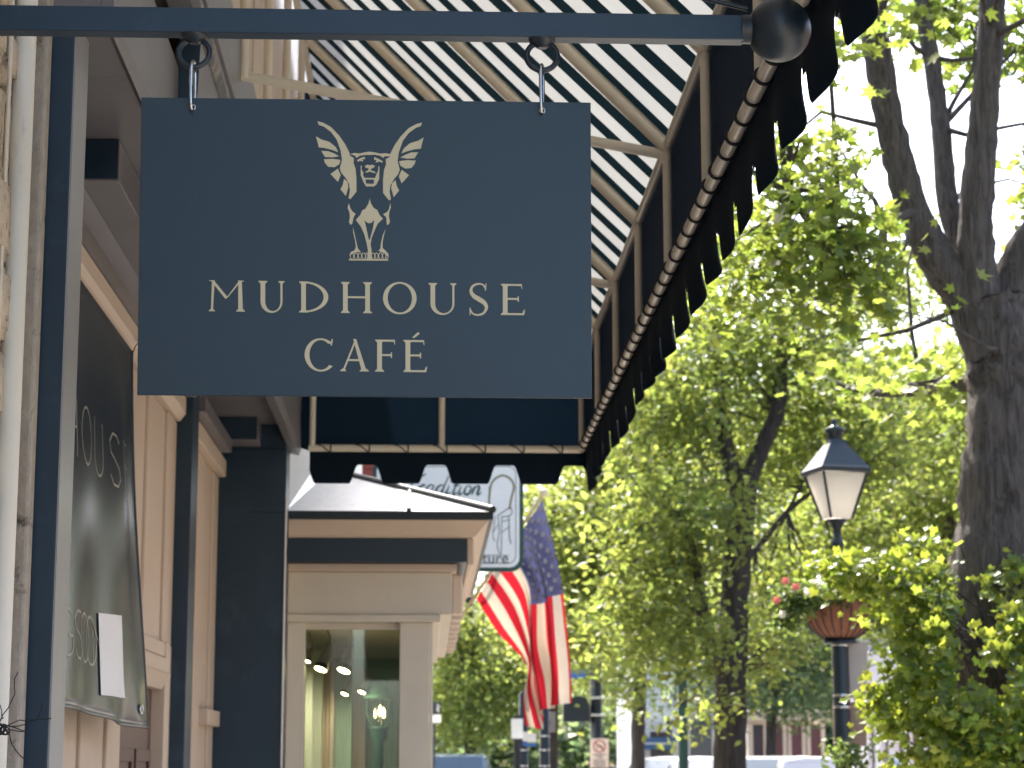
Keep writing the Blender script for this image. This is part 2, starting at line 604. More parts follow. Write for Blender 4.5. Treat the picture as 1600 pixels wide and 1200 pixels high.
dr = door.build('door', M_door, cafe)
m = MB()
m.prism([(XD - .03, Z(1.495)), (XD + .02, Z(1.495)), (XD + .03, Z(1.53)), (XD + .045, Z(1.55)), (XD + .05, Z(1.60)), (XD - .03, Z(1.60))], 5.165, 8.2)
m.build('head_moulding', M_tan, cafe)
m = MB()
m.prism([(XD - .03, Z(1.495)), (XD + .03, Z(1.495)), (XD + .055, Z(1.53)), (XD + .055, Z(1.60)), (XD - .03, Z(1.60))], 8.205, 9.365)
m.build('head_moulding', M_tan, cafe)
m = MB()
m.prism([(XD - .03, Z(1.605)), (XD + .10, Z(1.605)), (XD + .12, Z(1.672)), (XD - .03, Z(1.672))], 5.165, 9.365)
m.build('frieze_board', M_lit_trim, cafe)
# tan window bay beyond the second post
wall_boards([9.75, 10.35, 10.62, 11.05, 11.33], 0, Z(1.50))
m = MB(); m.box((XD - .03, 9.745, Z(1.505)), (XD + .05, 11.33, Z(1.60)), bev=.01)
m.build('window_head', M_tan, cafe)
m = MB(); m.box((XD - .02, 10.7, Z(.18)), (XD + .05, 11.30, Z(.26)), bev=.006); m.build('window_rail', M_tan, cafe)
m = MB(); m.box((XD - .03, 9.745, Z(1.605)), (XD + .10, 11.095, Z(1.672))); m.build('frieze_board', M_lit_trim, cafe)

# downpipe, thin conduit and the wire tangle
dp = thing('downpipe', (-.885, 4.82, 0), 'pale painted downpipe running up the stone wall at the far left', 'pipe')
m = MB(); m.tube([(-.958, 4.78, 0), (-.958, 4.78, 4.6)], .0255, 24); m.build('pipe', M_pipe, dp)
m = MB()
for zz in (.9, 2.0 + 1.62):
    m.box((-1.0, 4.74, zz), (-.931, 4.82, zz + .03), bev=.004)
m.build('bracket', M_pipe, dp)
cd = thing('wall_conduit', (-.93, 4.69, 0), 'thin tan conduit on the stone wall beside the pale downpipe', 'pipe')
m = MB(); m.tube([(-.967, 4.66, 0), (-.966, 4.66, 4.6)], .005, 8); m.build('conduit', M_tube, cd)
wt = thing('wire_tangle', at(6, 1135, 4.6), 'knot of dark twisted wire against the pale pipe, low at the left edge', 'wire')
m = MB()
for k in range(7):
    c = at(2 + random.uniform(-4, 6), 1128 + random.uniform(-8, 8), 4.6)
    pts = [c]
    d = Vector((random.uniform(-.3, .8), random.uniform(-.2, .2), random.uniform(-1, 1)))
    for j in range(7):
        d = (d + Vector((random.gauss(0, .35), random.gauss(0, .2), random.gauss(0, .35)))).normalized()
        pts.append(pts[-1] + d * .017)
    m.tube(pts, .0012, 6)
c = at(4, 1140, 4.6)
for k in range(5):
    rr = .008 + .002 * k
    ax = Vector((random.gauss(0, 1), random.gauss(0, 1), random.gauss(0, 1))).normalized()
    q = ax.to_track_quat('Z', 'Y')
    m.tube([c + q @ Vector((rr * math.cos(t * .524), rr * math.sin(t * .524), 0)) for t in range(12)], .0018, 6, closed=True)
m.build('wire', M_cord, wt)

# ------------------------------------------------------------------ vinyl banner in the doorway
bn = thing('vinyl_banner', (-1.1, 6.4, Z(.8)), 'glossy black vinyl banner with pale lettering and a white card, hung behind the corner post', 'banner')


def banner_pt(u, v, off=0.0):
    """u along the street 0..1, v down 0..1; bellies out at the bottom"""
    y = 5.25 + u * 2.43
    zt, zb = 1.487, .135 + .02 * math.sin(u * 5)
    zz = zt + (zb - zt) * v
    x = -1.102 + .10 * (v ** 1.3) * (.35 + .65 * u) + .018 * math.sin(u * 9 + v * 3) * v * (1 - .3 * u) - .05 * max(0, .75 - u) * v
    x += .012 * math.sin(u * 23 + v * 5) * v + .03 * math.exp(-((u - .80 - .08 * v) / .07) ** 2) * (v ** .7)
    return Vector((x + off, y, Z(zz)))


def grid_surface(fn, nu, nv):
    m = MB()
    vs = [fn(i / nu, j / nv) for j in range(nv + 1) for i in range(nu + 1)]
    fs = [(j * (nu + 1) + i, j * (nu + 1) + i + 1, (j + 1) * (nu + 1) + i + 1, (j + 1) * (nu + 1) + i) for j in range(nv) for i in range(nu)]
    return m.add(vs, fs, 0, True)


m = grid_surface(banner_pt, 70, 40)
bs = m.build('sheet', M_vinyl, bn)
sd = bs.modifiers.new('solid', 'SOLIDIFY'); sd.thickness = .0016; sd.offset = -1
m = MB()
m.tube([banner_pt(i / 40, .997, .001) for i in range(41)], .006, 8)
m.tube([banner_pt(.998, i / 40, .001) for i in range(41)], .005, 8)
m.build('hem', M_vinyl, bn)


def uvmap_poly(mb, pts, off):
    vs = [banner_pt(u, v, off) for u, v in pts]
    mb.add(vs, [list(range(len(vs)))])


def banner_stroke(mb, pts, wd, off=.0025):
    """pts in (u, v) of the banner"""
    n = len(pts)
    L, Rr = [], []
    for i in range(n):
        a = Vector(pts[max(i - 1, 0)]); b = Vector(pts[min(i + 1, n - 1)])
        d = Vector(((b - a).x * 2.43, (b - a).y * 1.35)).normalized()
        nn = Vector((-d.y / 2.43, d.x / 1.35)) * wd
        p = Vector(pts[i])
        L.append(banner_pt(*(p + nn), off)); Rr.append(banner_pt(*(p - nn), off))
    mb.add(L + Rr, [(i, i + 1, n + i + 1, n + i) for i in range(n - 1)])


def uv_of(px, py):
    """banner (u, v) shown at a pixel"""
    best = None
    for it in range(2):
        u0, u1, v0, v1 = (0, 1, 0, 1) if it == 0 else (best[1] - .03, best[1] + .03, best[2] - .03, best[2] + .03)
        cand = None
        for i in range(31):
            for j in range(31):
                u = u0 + (u1 - u0) * i / 30; v = v0 + (v1 - v0) * j / 30
                p = banner_pt(u, v) - Vector((0, 0, EYE))
                dz = p.dot(_F)
                e = (800 + FPX * p.dot(_R) / dz - px) ** 2 + (600 - FPX * p.dot(_U) / dz - py) ** 2
                if cand is None or e < cand[0]: cand = (e, u, v)
        best = cand
    return best[1], best[2]


def ell(cx, cy, rx, ry, a0=0, a1=360, n=24):
    return [(cx + rx * math.cos(R_(a0 + (a1 - a0) * i / n)), cy + ry * math.sin(R_(a0 + (a1 - a0) * i / n))) for i in range(n + 1)]


m = MB()
G1 = {'H': [[(0, 0), (0, 1)], [(1, 0), (1, 1)], [(0, .5), (1, .5)]], 'O': [ell(.5, .5, .5, .5)],
      'U': [[(0, 1), (0, .35)] + ell(.45, .35, .45, .35, 180, 360, 14) + [(.9, .35), (.9, 1)]],
      'S': [[(.9, .85), (.7, .97), (.4, .98), (.12, .8), (.2, .6), (.5, .5), (.8, .36), (.88, .18), (.65, .02), (.3, .02), (.08, .18)]],
      'E': [[(.8, 1), (0, 1), (0, 0), (.8, 0)], [(0, .52), (.6, .52)]],
      'G': [ell(.5, .5, .5, .5, 50, 310, 20) + [(.9, .2), (.9, .42), (.6, .42)]],
      'N': [[(0, 0), (0, 1), (.9, 0), (.9, 1)]]}


def banner_word(txt, u0, du, v0, vh, wdt, wd):
    global m
    for k, ch in enumerate(txt):
        m = MB()
        for st in G1[ch]:
            banner_stroke(m, [(u0 + k * du + wdt * x, v0 + vh * (1 - y)) for x, y in st], wd)
        m.build('letter', M_print, bn)


uo, vo = uv_of(136, 680)
us, vs_ = uv_of(178, 705)
du = (us - uo) / 2
banner_word('HOUSE', uo - du - .035, du, vo - .065, .135, .07, .004)
ug, vg = uv_of(106, 985)
un, vn = uv_of(140, 985)
du2 = (un - ug) / 2.6
banner_word('G', ug - .04, du2, vg - .055, .11, .065, .004)
banner_word('SOON', uv_of(122, 970)[0] - .03, du2 * .8, vg - .055, .11, .065, .004)
m = MB()
q = [uv_of(*p) for p in ((151, 957), (187, 962), (192, 1091), (155, 1086))]
n = 6
vs = []
for j in range(n + 1):
    for i in range(n + 1):
        a, b = i / n, j / n
        u = (q[0][0] * (1 - a) + q[1][0] * a) * (1 - b) + (q[3][0] * (1 - a) + q[2][0] * a) * b
        v = (q[0][1] * (1 - a) + q[1][1] * a) * (1 - b) + (q[3][1] * (1 - a) + q[2][1] * a) * b
        vs.append(banner_pt(u, v, .006))
m.add(vs, [(j * (n + 1) + i, j * (n + 1) + i + 1, (j + 1) * (n + 1) + i + 1, (j + 1) * (n + 1) + i) for j in range(n) for i in range(n)])
cdo = m.build('card', M_card, bn)
sd = cdo.modifiers.new('solid', 'SOLIDIFY'); sd.thickness = .0008
m = MB()
u, v = uv_of(219, 1108)
gc = banner_pt(u, v, .004)
m.tube([gc + Vector((.006 * 0, .032 * math.cos(t * .2618) * 1.0, .011 * math.sin(t * .2618) * 1.3)) for t in range(24)], .0045, 8, closed=True)
m.build('grommet', M_steel, bn)
m = MB()
m.tube([banner_pt(1, .01, .0), atx(212, 540, -1.09), atx(240, 520, -1.10)], .0022, 6)
m.build('tie', M_cord, bn)

# ------------------------------------------------------------------ sign bracket
YB = 4.27
br = thing('sign_bracket', (-.92, YB + .02, Z(1.54)), 'dark square iron bar with a ball finial reaching out from the wall above the sign', 'bracket')
zb0, zb1 = Z(1.512), Z(1.567)
m = MB(); m.box((-1.0, YB, zb0), (.66, YB + .042, zb1), bev=.0025); m.build('bar', M_navy, br)
m = MB(); m.box((-1.01, YB - .04, zb0 - .12), (-.955, YB + .08, zb1 + .12), bev=.004); m.build('wall_plate', M_black, br)
bc = at(1217, 47, YB + .021)
m = MB()
prof = [(.069 * math.sin(R_(a)), -.069 * math.cos(R_(a))) for a in range(2, 180, 6)]
m.lathe(bc, prof, 40)
m.build('ball', M_black, br)
m = MB(); m.tube([(.655, YB + .021, bc.z), (.69, YB + .021, bc.z)], .031, 20); m.build('collar', M_black, br)
p0 = at(1168, 14, YB + .021); p1 = Vector((-.99, YB + .021, p0.z + (p0.x + .99) * .24))
m = MB(); m.tube([p0, p1], .0055, 10); m.build('tie_rod', M_black, br)
ringc = []
for px, py in ((303, 83), (847, 88)):
    c = at(px, py, YB + .021); ringc.append(c)
    m = MB()
    m.tube([c + Vector((.0325 * math.cos(t * .1309), .004 * math.sin(t * .1309), .0325 * math.sin(t * .1309))) for t in range(48)], .0062, 10, closed=True)
    m.build('eye_ring', M_black, br)
    m = MB()
    top = zb0 - .0005
    m.tube([(c.x, YB + .021, top), (c.x, YB + .021, top - .006), (c.x, YB + .021, top - .018)], [.029, .027, .010], 20)
    m.build('boss', M_black, br)

# snap links
lks = []
for k, (c, px0, py0) in enumerate(zip(ringc, (301, 847), (172, 177))):
    top = c + Vector((0, 0, -.0325))
    low = at(px0, py0, YB + .012)
    lk = thing('snap_link', top, ['bright steel snap link on the left ring of the cafe sign', 'bright steel snap link on the right ring of the cafe sign'][k], 'snap link', 'steel snap links holding the sign')
    m = MB()
    a, b = top + Vector((0, 0, .012)), low
    n = 28
    pts = []
    for t in range(n):
        th = 2 * math.pi * t / n
        s_ = .5 - .5 * max(-1, min(1, 1.25 * math.cos(th)))
        p = a.lerp(b, s_)
        pts.append(p + Vector((.003 * math.sin(th), .014 * math.sin(th), 0)))
    m.tube(pts, .0036, 10, closed=True)
    m.build('link', M_steel, lk)
    m = MB(); m.tube([a.lerp(b, .12) + Vector((-.003, -.011, 0)), a.lerp(b, .5) + Vector((-.003, -.0135, 0))], .0047, 10); m.build('sleeve', M_steel, lk)

# ------------------------------------------------------------------ the cafe sign
YS = 4.285
sg = thing('hanging_sign', at(570, 385, YS), 'flat navy cafe sign with gold lettering and a winged gargoyle, hanging from the iron bar', 'sign')
cor = [at(*p, YS) for p in ((221, 152), (923, 160), (925, 622), (214, 617))]
m = MB()
vs = [c for c in cor] + [c + Vector((0, .007, 0)) for c in cor]
m.add(vs, [(0, 1, 2, 3), (7, 6, 5, 4), (0, 4, 5, 1), (1, 5, 6, 2), (2, 6, 7, 3), (3, 7, 4, 0)])
po = m.build('panel', M_sign, sg)
bv = po.modifiers.new('bevel', 'BEVEL'); bv.width = .0012; bv.segments = 2
_lay = [0]


def sp(px, py, k=0):
    p = at(px, py, YS)
    return p + Vector((0, -.0007 - k * .00004, 0))


class Flat:
    """flat lettering on the sign face, pieces layered a hair apart"""
    def __init__(s, f): s.m = MB(); s.f = f; s.k = 0

    def poly(s, pts):
        s.k += 1
        s.m.add([s.f(x, y, s.k % 24) for x, y in pts], [list(range(len(pts)))])

    def strip(s, A, B):
        s.k += 1
        n = len(A)
        s.m.add([s.f(x, y, s.k % 24) for x, y in A + B], [(i, i + 1, n + i + 1, n + i) for i in range(n - 1)])

    def stroke(s, pts, wds):
        n = len(pts)
        if not isinstance(wds, (list, tuple)): wds = [wds] * n
        A, B = [], []
        for i in range(n):
            a = pts[max(i - 1, 0)]; b = pts[min(i + 1, n - 1)]
            dx, dy = b[0] - a[0], b[1] - a[1]
            L = math.hypot(dx, dy) or 1
            nx, ny = -dy / L * wds[i] / 2, dx / L * wds[i] / 2
            A.append((pts[i][0] + nx, pts[i][1] + ny)); B.append((pts[i][0] - nx, pts[i][1] - ny))
        s.strip(A, B)


def curve(pts, n=8):
    """Catmull-Rom through the points"""
    out = []
    P = [pts[0]] + list(pts) + [pts[-1]]
    for i in range(1, len(P) - 2):
        for k in range(n):
            t = k / n
            out.append(tuple(.5 * ((2 * P[i][d]) + (-P[i - 1][d] + P[i + 1][d]) * t + (2 * P[i - 1][d] - 5 * P[i][d] + 4 * P[i + 1][d] - P[i + 2][d]) * t * t
                                   + (-P[i - 1][d] + 3 * P[i][d] - 3 * P[i + 1][d] + P[i + 2][d]) * t ** 3) for d in (0, 1)))
    out.append(tuple(pts[-1]))
    return out


def glyph(F, ch, x0, base, W, Hh, slope=0.0125):
    """roman capitals in a 100 high box; x0, base in pixels of the photograph"""
    sx = W / 100.0
    sy = Hh / 100.0
    T = lambda p: (x0 + p[0] * sx, base - p[1] * sy + (x0 + p[0] * sx - 570) * slope)
    ux = Hh / 100.0 / sx                              # keeps stems the same weight in wide and narrow letters
    poly = lambda pts: F.poly([T(p) for p in pts])
    strip = lambda A, B: F.strip([T(p) for p in A], [T(p) for p in B])
    TH, TN = 15 * ux, 6.5 * ux

    def serif(xc, wd, y, up):
        s_ = 1 if up else -1
        e = 7 * ux
        poly([(xc - wd / 2 - e, y), (xc + wd / 2 + e, y), (xc + wd / 2 + e * .9, y + s_ * 2.6), (xc + wd / 2 + .12 * e, y + s_ * 8), (xc - wd / 2 - .12 * e, y + s_ * 8), (xc - wd / 2 - e * .9, y + s_ * 2.6)])

    def stem(xc, wd, y0=0, y1=100, s0=True, s1=True):
        poly([(xc - wd / 2, y0), (xc + wd / 2, y0), (xc + wd / 2, y1), (xc - wd / 2, y1)])
        if s0: serif(xc, wd, y0, True)
        if s1: serif(xc, wd, y1, False)

    def ring(cx, cy, rx, ry, ix, iy, a0, a1, dx=0, n=36):
        A = [(cx + rx * math.cos(R_(a0 + (a1 - a0) * i / n)), cy + ry * math.sin(R_(a0 + (a1 - a0) * i / n))) for i in range(n + 1)]
        B = [(cx + dx + ix * math.cos(R_(a0 + (a1 - a0) * i / n)), cy + iy * math.sin(R_(a0 + (a1 - a0) * i / n))) for i in range(n + 1)]
        strip(A, B)

    def arm(xa, xb, y, tip):
        poly([(xa, y - 3), (xb, y - 3), (xb, y + 3), (xa, y + 3)])
        if tip:
            poly([(xb - 2.5 * ux, y - 3 if tip > 0 else y + 3), (xb + 1.5 * ux, y + 13 * tip), (xb + 3 * ux, y + 12 * tip), (xb + 2.0 * ux, y - 3 if tip > 0 else y + 3)])
    if ch == 'M':
        poly([(8, 0), (8 + TN, 0), (13 + TN, 100), (11, 100)]); serif(8 + TN / 2, TN, 0, True)
        poly([(7, 100), (16, 100), (54, 46), (48, 40)]); poly([(3, 100), (18, 100), (16, 96), (4, 97.5)])
        poly([(48, 40), (55, 46), (92, 100), (84, 97)])
        poly([(83, 0), (83 + TH, 0), (80 + TH, 100), (83, 100)]); serif(83 + TH / 2, TH, 0, True)
        poly([(82, 100), (99, 100), (98, 97), (83, 96)])
    elif ch == 'U':
        stem(7 + TH / 2 + 5, TH, 34, 100, False, True)
        stem(100 - 12, TN, 34, 100, False, True)
        l0, r0 = 12, 88 + TN / 2
        cx = (l0 + r0) / 2
        ring(cx, 34, (r0 - l0) / 2, 36.5, (r0 - l0) / 2 - (TH + TN) / 2, 31, 180, 360, (TH - TN) / 2)
    elif ch == 'D':
        stem(10 + TH / 2, TH)
        ring(10 + TH / 2, 50, 90 - TH / 2, 50, 90 - TH / 2 - TH, 44.5, -90, 90, 0)
    elif ch == 'H':
        stem(8 + TH / 2, TH); stem(92 - TH / 2, TH)
        poly([(8 + TH, 48), (92 - TH, 48), (92 - TH, 54), (8 + TH, 54)])
    elif ch == 'O':
        ring(50, 50, 50, 52, 50 - TH, 46.5, 0, 360)
    elif ch == 'C':
        ring(56, 50, 56, 52, 56 - TH, 46.5, 48, 318)
        poly([(88, 84), (97, 88), (98, 100), (94, 100)]); poly([(90, 80), (95, 80), (97.5, 101), (95, 101)])
    elif ch == 'S':
        pts = curve([(84, 84), (72, 96), (50, 99), (24, 92), (15, 75), (28, 60), (52, 50), (78, 38), (88, 22), (74, 5), (48, -1), (24, 3), (10, 17)], 6)
        n = len(pts)
        F.stroke([T(p) for p in pts], [(5 + 10 * math.exp(-((i / (n - 1) - .5) / .2) ** 2)) * sy for i in range(n)])
        poly([(80, 78), (86, 78), (88, 101), (84, 101)]); poly([(8, -2), (12, -2), (14, 22), (8, 22)])
    elif ch in 'EFÉ':
        stem(14 + TH / 2, TH)
        arm(14 + TH, 84, 97, -1); arm(14 + TH, 72, 52, 0)
        poly([(70, 43), (75, 43), (75, 61), (70, 60)])
        if ch != 'F':
            arm(14 + TH, 90, 3, 1)
            poly([(88, 0), (97, 18), (99, 18), (95, 0)])
        if ch == 'É':
            poly([(40, 108), (48, 106), (70, 120), (64, 125), (58, 122)])
    elif ch == 'A':
        poly([(11, 0), (17, 0), (52, 92), (50, 101)]); serif(14, TN * .8, 0, True)
        poly([(70, 0), (70 + TH, 0), (53, 101), (44, 101)]); serif(70 + TH / 2, TH, 0, True)
        poly([(27, 32), (70, 32), (68, 38), (29, 38)])


for ch, a, b in (('M', 325, 382), ('U', 402, 445), ('D', 466, 513), ('H', 532, 582), ('O', 598.5, 651), ('U', 667, 714), ('S', 731, 764), ('E', 780, 821)):
    F = Flat(sp); glyph(F, ch, a, 489.5, b - a, 48.5); F.m.build('letter', M_gold, sg)
for ch, a, b in (('C', 476, 521), ('A', 529, 581), ('F', 584, 622), ('É', 628, 668)):
    F = Flat(sp); glyph(F, ch, a, 580.5, b - a, 50); F.m.build('letter', M_gold, sg)
F = Flat(sp)
G = lambda pts: [(470 + x / 5, 180 + y / 5) for x, y in pts]
wing = [
    [(130, 48), (175, 60), (235, 92), (300, 160), (345, 225), (378, 290), (385, 318), (415, 335), (412, 375), (428, 420), (435, 500), (435, 598), (388, 657), (373, 648), (384, 590), (378, 540), (350, 490), (316, 450), (305, 415), (322, 350), (312, 280), (280, 190), (235, 130), (180, 90), (140, 76)],
    [(118, 165), (160, 190), (225, 210), (272, 248), (293, 290), (245, 272), (190, 258), (140, 252), (132, 215)],
    [(160, 280), (215, 282), (262, 300), (300, 322), (250, 330), (190, 328)],
    [(180, 345), (250, 342), (310, 350), (300, 385), (262, 408), (215, 404), (190, 375)],
    [(232, 460), (290, 418), (312, 470), (290, 523)],
    [(338, 498), (365, 522), (372, 560), (352, 632), (310, 580), (328, 545)],
]
for w_ in wing:
    F.poly(G(w_))
    F.poly(G([(1080 - x + (-2), y + 10) for x, y in w_][::-1]))
face = [
    [(385, 305), (420, 296), (460, 300), (505, 290), (540, 286), (580, 292), (620, 302), (660, 298), (700, 305), (695, 322), (655, 322), (645, 335), (620, 318), (575, 310), (540, 312), (500, 312), (460, 318), (435, 335), (425, 318)],
    [(440, 352), (470, 335), (500, 326), (502, 345), (482, 345), (490, 362), (462, 358), (445, 366)],
    [(642, 362), (612, 345), (575, 328), (572, 350), (592, 350), (584, 372), (614, 364), (636, 372)],
    [(500, 398), (520, 388), (540, 392), (560, 388), (580, 398), (570, 412), (548, 420), (548, 432), (575, 440), (590, 455), (560, 450), (540, 442), (515, 450), (500, 446), (528, 430), (530, 418), (508, 412)],
    [(468, 395), (478, 398), (474, 425), (490, 450), (488, 475), (500, 490), (580, 492), (590, 465), (606, 430), (606, 398), (614, 405), (612, 500), (590, 545), (570, 558), (510, 558), (488, 520), (468, 470)],
]
for p_ in face:
    F.poly(G(p_))
body = [
    [(538, 652), (548, 690), (570, 725), (598, 742), (615, 780), (642, 810), (600, 850), (575, 905), (552, 965), (545, 1010), (552, 1050), (556, 1130), (522, 1130), (524, 1050), (514, 1000), (496, 930), (468, 870), (430, 820), (465, 780), (480, 745), (505, 732), (530, 690)],
    [(375, 688), (388, 728), (402, 752), (428, 772), (410, 805), (402, 850), (388, 858), (376, 835), (384, 800), (380, 760), (366, 725)],
    [(700, 688), (688, 738), (672, 760), (642, 774), (668, 800), (672, 860), (690, 850), (696, 830), (688, 790), (692, 755), (704, 722)],
    [(406, 870), (420, 930), (436, 1000), (446, 1042), (458, 1058), (470, 1068), (420, 1075), (378, 1100), (392, 1070), (422, 1056), (430, 1030), (424, 980), (410, 920)],
    [(662, 890), (650, 940), (638, 1000), (640, 1040), (665, 1062), (684, 1090), (684, 1110), (650, 1078), (608, 1062), (622, 1040), (626, 1000), (640, 940)],
    [(378, 1120), (385, 1125), (680, 1125), (684, 1138), (376, 1136)],
]
for p_ in body:
    F.poly(G(p_))
for cx, rx in ((400, 13), (432, 14), (462, 13), (492, 14), (515, 8), (565, 13), (592, 12), (622, 14), (652, 13), (674, 9)):
    F.stroke(G(ell(cx, 1100, rx, 24, 100, 440 - 20, 12)), 1.1)
# holes: navy between the forelegs, mouth
F.m.build('gargoyle_emblem', M_gold, sg)
F2 = Flat(lambda x, y, k: sp(x, y, k) + Vector((0, -.0012, 0)))
F2.poly(G([(498, 822), (520, 842), (535, 846), (552, 842), (575, 820), (565, 880), (540, 972), (532, 975), (512, 880)]))
F2.poly(G([(505, 505), (572, 505), (570, 538), (512, 536)]))
F2.poly(G([(488, 455), (500, 462), (500, 478), (488, 472)]))
F2.m.build('emblem_inner', M_sign, sg)
m = MB()
for px, py in ((301, 168), (847, 173)):
    c = at(px, py, YS) + Vector((0, -.0012, 0))
    m = MB(); m.tube([c + Vector((.006 * math.cos(t * .5236), 0, .006 * math.sin(t * .5236))) for t in range(12)], .0012, 6, closed=True)
    m.build('eyelet', M_steel, sg)

# ------------------------------------------------------------------ awning
AX, ZB, ZU, YN, YF, AW = .84, Z(1.717), Z(2.176), 3.1, 11.66, -.68
SL = 1.01
ZT = ZU + (AX - AW) * SL
aw = thing('awning', (AX, 7, ZB), 'navy and white striped shop awning on tan tubing with scalloped valance', 'awning')
frames = [4.11, 5.17, 6.23, 7.29, 8.35, 9.41, 10.47, YF - .03]
M_stripe = cloth_mat('striped canvas', (.60, .60, .57), (.30, .30, .28), .55, stripes=((.010, .030, .040), (.002, .006, .008), 1, 1.06 / 4, .455, -7.29 + .045))
M_canvas = cloth_mat('navy canvas', (.002, .012, .024), (.003, .008, .016), .25)
aw.location = (0, 0, 0)


def top_pt(u, v):
    y = YN + u * (YF - YN)
    ph = ((y - frames[0]) / 1.06) % 1
    sag = -.018 * math.sin(math.pi * ph) * math.sin(math.pi * v)
    return Vector((AX + .022 + (AW - AX - .022) * v, y, ZU + .03 + (AX - AW) * SL * v + sag))


def top_uv(a, b): return top_pt(a, b)


m = grid_surface(top_uv, 96, 14)
tp = m.build('striped_top', M_stripe, aw)
m = MB()
m.add([(AX + .024, YN, ZU + .028), (AX + .024, YF + .024, ZU + .028), (AX + .024, YF + .024, ZB - .012), (AX + .024, YN, ZB - .012)], [(0, 1, 2, 3)])
m.build('front_panel', M_canvas, aw)
m = MB()
m.add([(AX + .024, YF + .024, ZU + .028), (AW - .10, YF + .024, ZT + .13), (AW - .10, YF + .024, ZB + .02), (AW, YF + .024, ZB - .012), (AX + .024, YF + .024, ZB - .012)], [(0, 1, 2, 3, 4)])
m.build('end_panel', M_canvas, aw)
# tubes
rt = .019
m = MB(); m.tube([(AX, YN, ZB), (AX, YF, ZB)], .02, 16); m.build('front_bar', M_tube, aw)
m = MB(); m.tube([(AX, YF, ZB), (AW, YF, ZB)], .021, 16); m.build('end_bar', M_tube, aw)
m = MB(); m.tube([(AX, YN, ZU), (AX, YF, ZU)], .017, 16); m.build('eave_tube', M_tube, aw)
m = MB(); m.tube([(AW, YN, ZT), (AW, YF, ZT)], rt, 16); m.build('wall_tube', M_tube, aw)
for fy in frames:
    b = MB(); b.tube([(AX, fy, ZU - .004), (AW, fy, ZT - .004)], .026, 18); b.build('rafter', M_tube, aw)
    b = MB(); b.tube([(AX - .001, fy, ZB), (AX - .001, fy, ZU)], .016, 14); b.build('post', M_tube, aw)
    b = MB(); b.tube([(AW, fy, Z(2.41)), (AW, fy, ZT)], .018, 14); b.build('wall_post', M_tube, aw)
for fy in frames[1::2] + [frames[-1]]:
    b = MB(); b.tube([(AX, fy + .012, ZU - .03), (AW - .005, fy + .012, Z(2.425))], .019, 14); b.build('strut', M_tube, aw)
for x in (.06, AW + .02):
    b = MB(); b.tube([(x, YF - .002, ZB), (x, YF - .002, ZU + (AX - x) * SL - .02)], .018, 14); b.build('post', M_tube, aw)
# laced cord, loop by loop
y = YN + .1
while y < YF - .08:
    g = random.uniform(.15, .20)
    m = MB()
    m.tube([(AX + .0235 * math.cos(t * .3927), y + .006 * math.sin(t * .3927 + .6), ZB + .0235 * math.sin(t * .3927)) for t in range(17)]
           + ([(AX - .002, y + g * .5, ZB + .033), (AX + .012, y + g - .004, ZB + .028)] if random.random() < .8 else []), .0052, 6)
    m.build('cord_loop', M_cord, aw)
    y += g
x = AW + .12
while x < AX - .05:
    m = MB()
    m.tube([(x - .085, YF - .006, ZB + .026), (x - .04, YF - .027, ZB + .006), (x - .004, YF - .014, ZB - .025)]
           + [(x + .004 * math.sin(t * .3927), YF + .0245 * math.cos(-1.6 - t * .3927), ZB + .0245 * math.sin(-1.6 - t * .3927)) for t in range(15)], .0040, 6)
    m.build('cord_loop', M_cord, aw)
    x += .215


# scalloped valance: tongues with narrow ogee notches
PER = .385


PH0 = (AX + .03 - at(681, 735, YF + .03).x) / PER - .5      # the photograph's notch positions on the end valance


def notch(s, ph0):
    d = abs(((s / PER - ph0) % 1.0) - .5) * 2           # 0 mid tongue .. 1 mid notch
    if d < .50: return 0.0
    if d > .74: return 1.0
    t = (d - .50) / .24
    return t * t * (3 - 2 * t)


def end_drop(s): return .190 - .105 * notch(s, PH0 + .5)


def side_drop(s):
    d = abs(((s / PER - .12) % 1.0) - .5) * 2
    t = min(1, max(0, (d - .60) / .24))
    return .215 - .085 * t * t * (3 - 2 * t)


def valance(pts_fn, drop, length, curl, name):
    n = int(length / PER * 36)
    nv = 8
    vs, fs = [], []
    for i in range(n + 1):
        s = length * i / n
        dp_ = drop(s)
        for j in range(nv + 1):
            vs.append(pts_fn(s, dp_ * j / nv, curl))
    for i in range(n):
        for j in range(nv):
            a = i * (nv + 1) + j
            fs.append((a, a + nv + 1, a + nv + 2, a + 1))
    b = MB(); b.add(vs, fs, 0, True)
    o = b.build(name, M_canvas, aw)
    sd = o.modifiers.new('solid', 'SOLIDIFY'); sd.thickness = .0025; sd.offset = 0
    return o


def side_val(s, d, c):
    ph = (s / PER - .12) % 1.0                          # tongue spans 0 .. 1, notch round 0 and 1
    k = d / .235
    amp = .036 + .010 * math.sin(s * 1.7) + .008 * math.sin(s * 4.1)
    wave = amp * (.5 + .5 * math.cos(2 * math.pi * (ph - .47)) - .28) * 1.2 * k ** 1.4
    return (AX + .027 + .002 * k + wave + .008 * math.sin(s * 2.3) * k, YN + s, ZB - .005 - d * (1 + .05 * math.sin(s * 3.1)) - (.075 + .03 * math.sin(s * 5.3)) * k * k * (ph - .5))


def end_val(s, d, c):
    k = d / .19
    return (AX + .03 - s, YF + .027 + .008 * k * math.sin(s * 6), ZB - .004 - d)


valance(side_val, side_drop, YF + .027 - YN, 1, 'side_valance')
valance(end_val, end_drop, AX + .03 - AW - .005, 1, 'end_valance')

# ------------------------------------------------------------------ neighbouring shop with a bay window
nb = thing('neighbour_shop', (-.8, 12, 0), 'cream neighbouring shop with bay window and dark metal hip roof beyond the awning', 'building')
XL = -.80
m = MB(); m.box((-6, 11.71, 0), (XL, 19.6, 7)); m.build('wall', M_cream, nb)
YE = 16.9


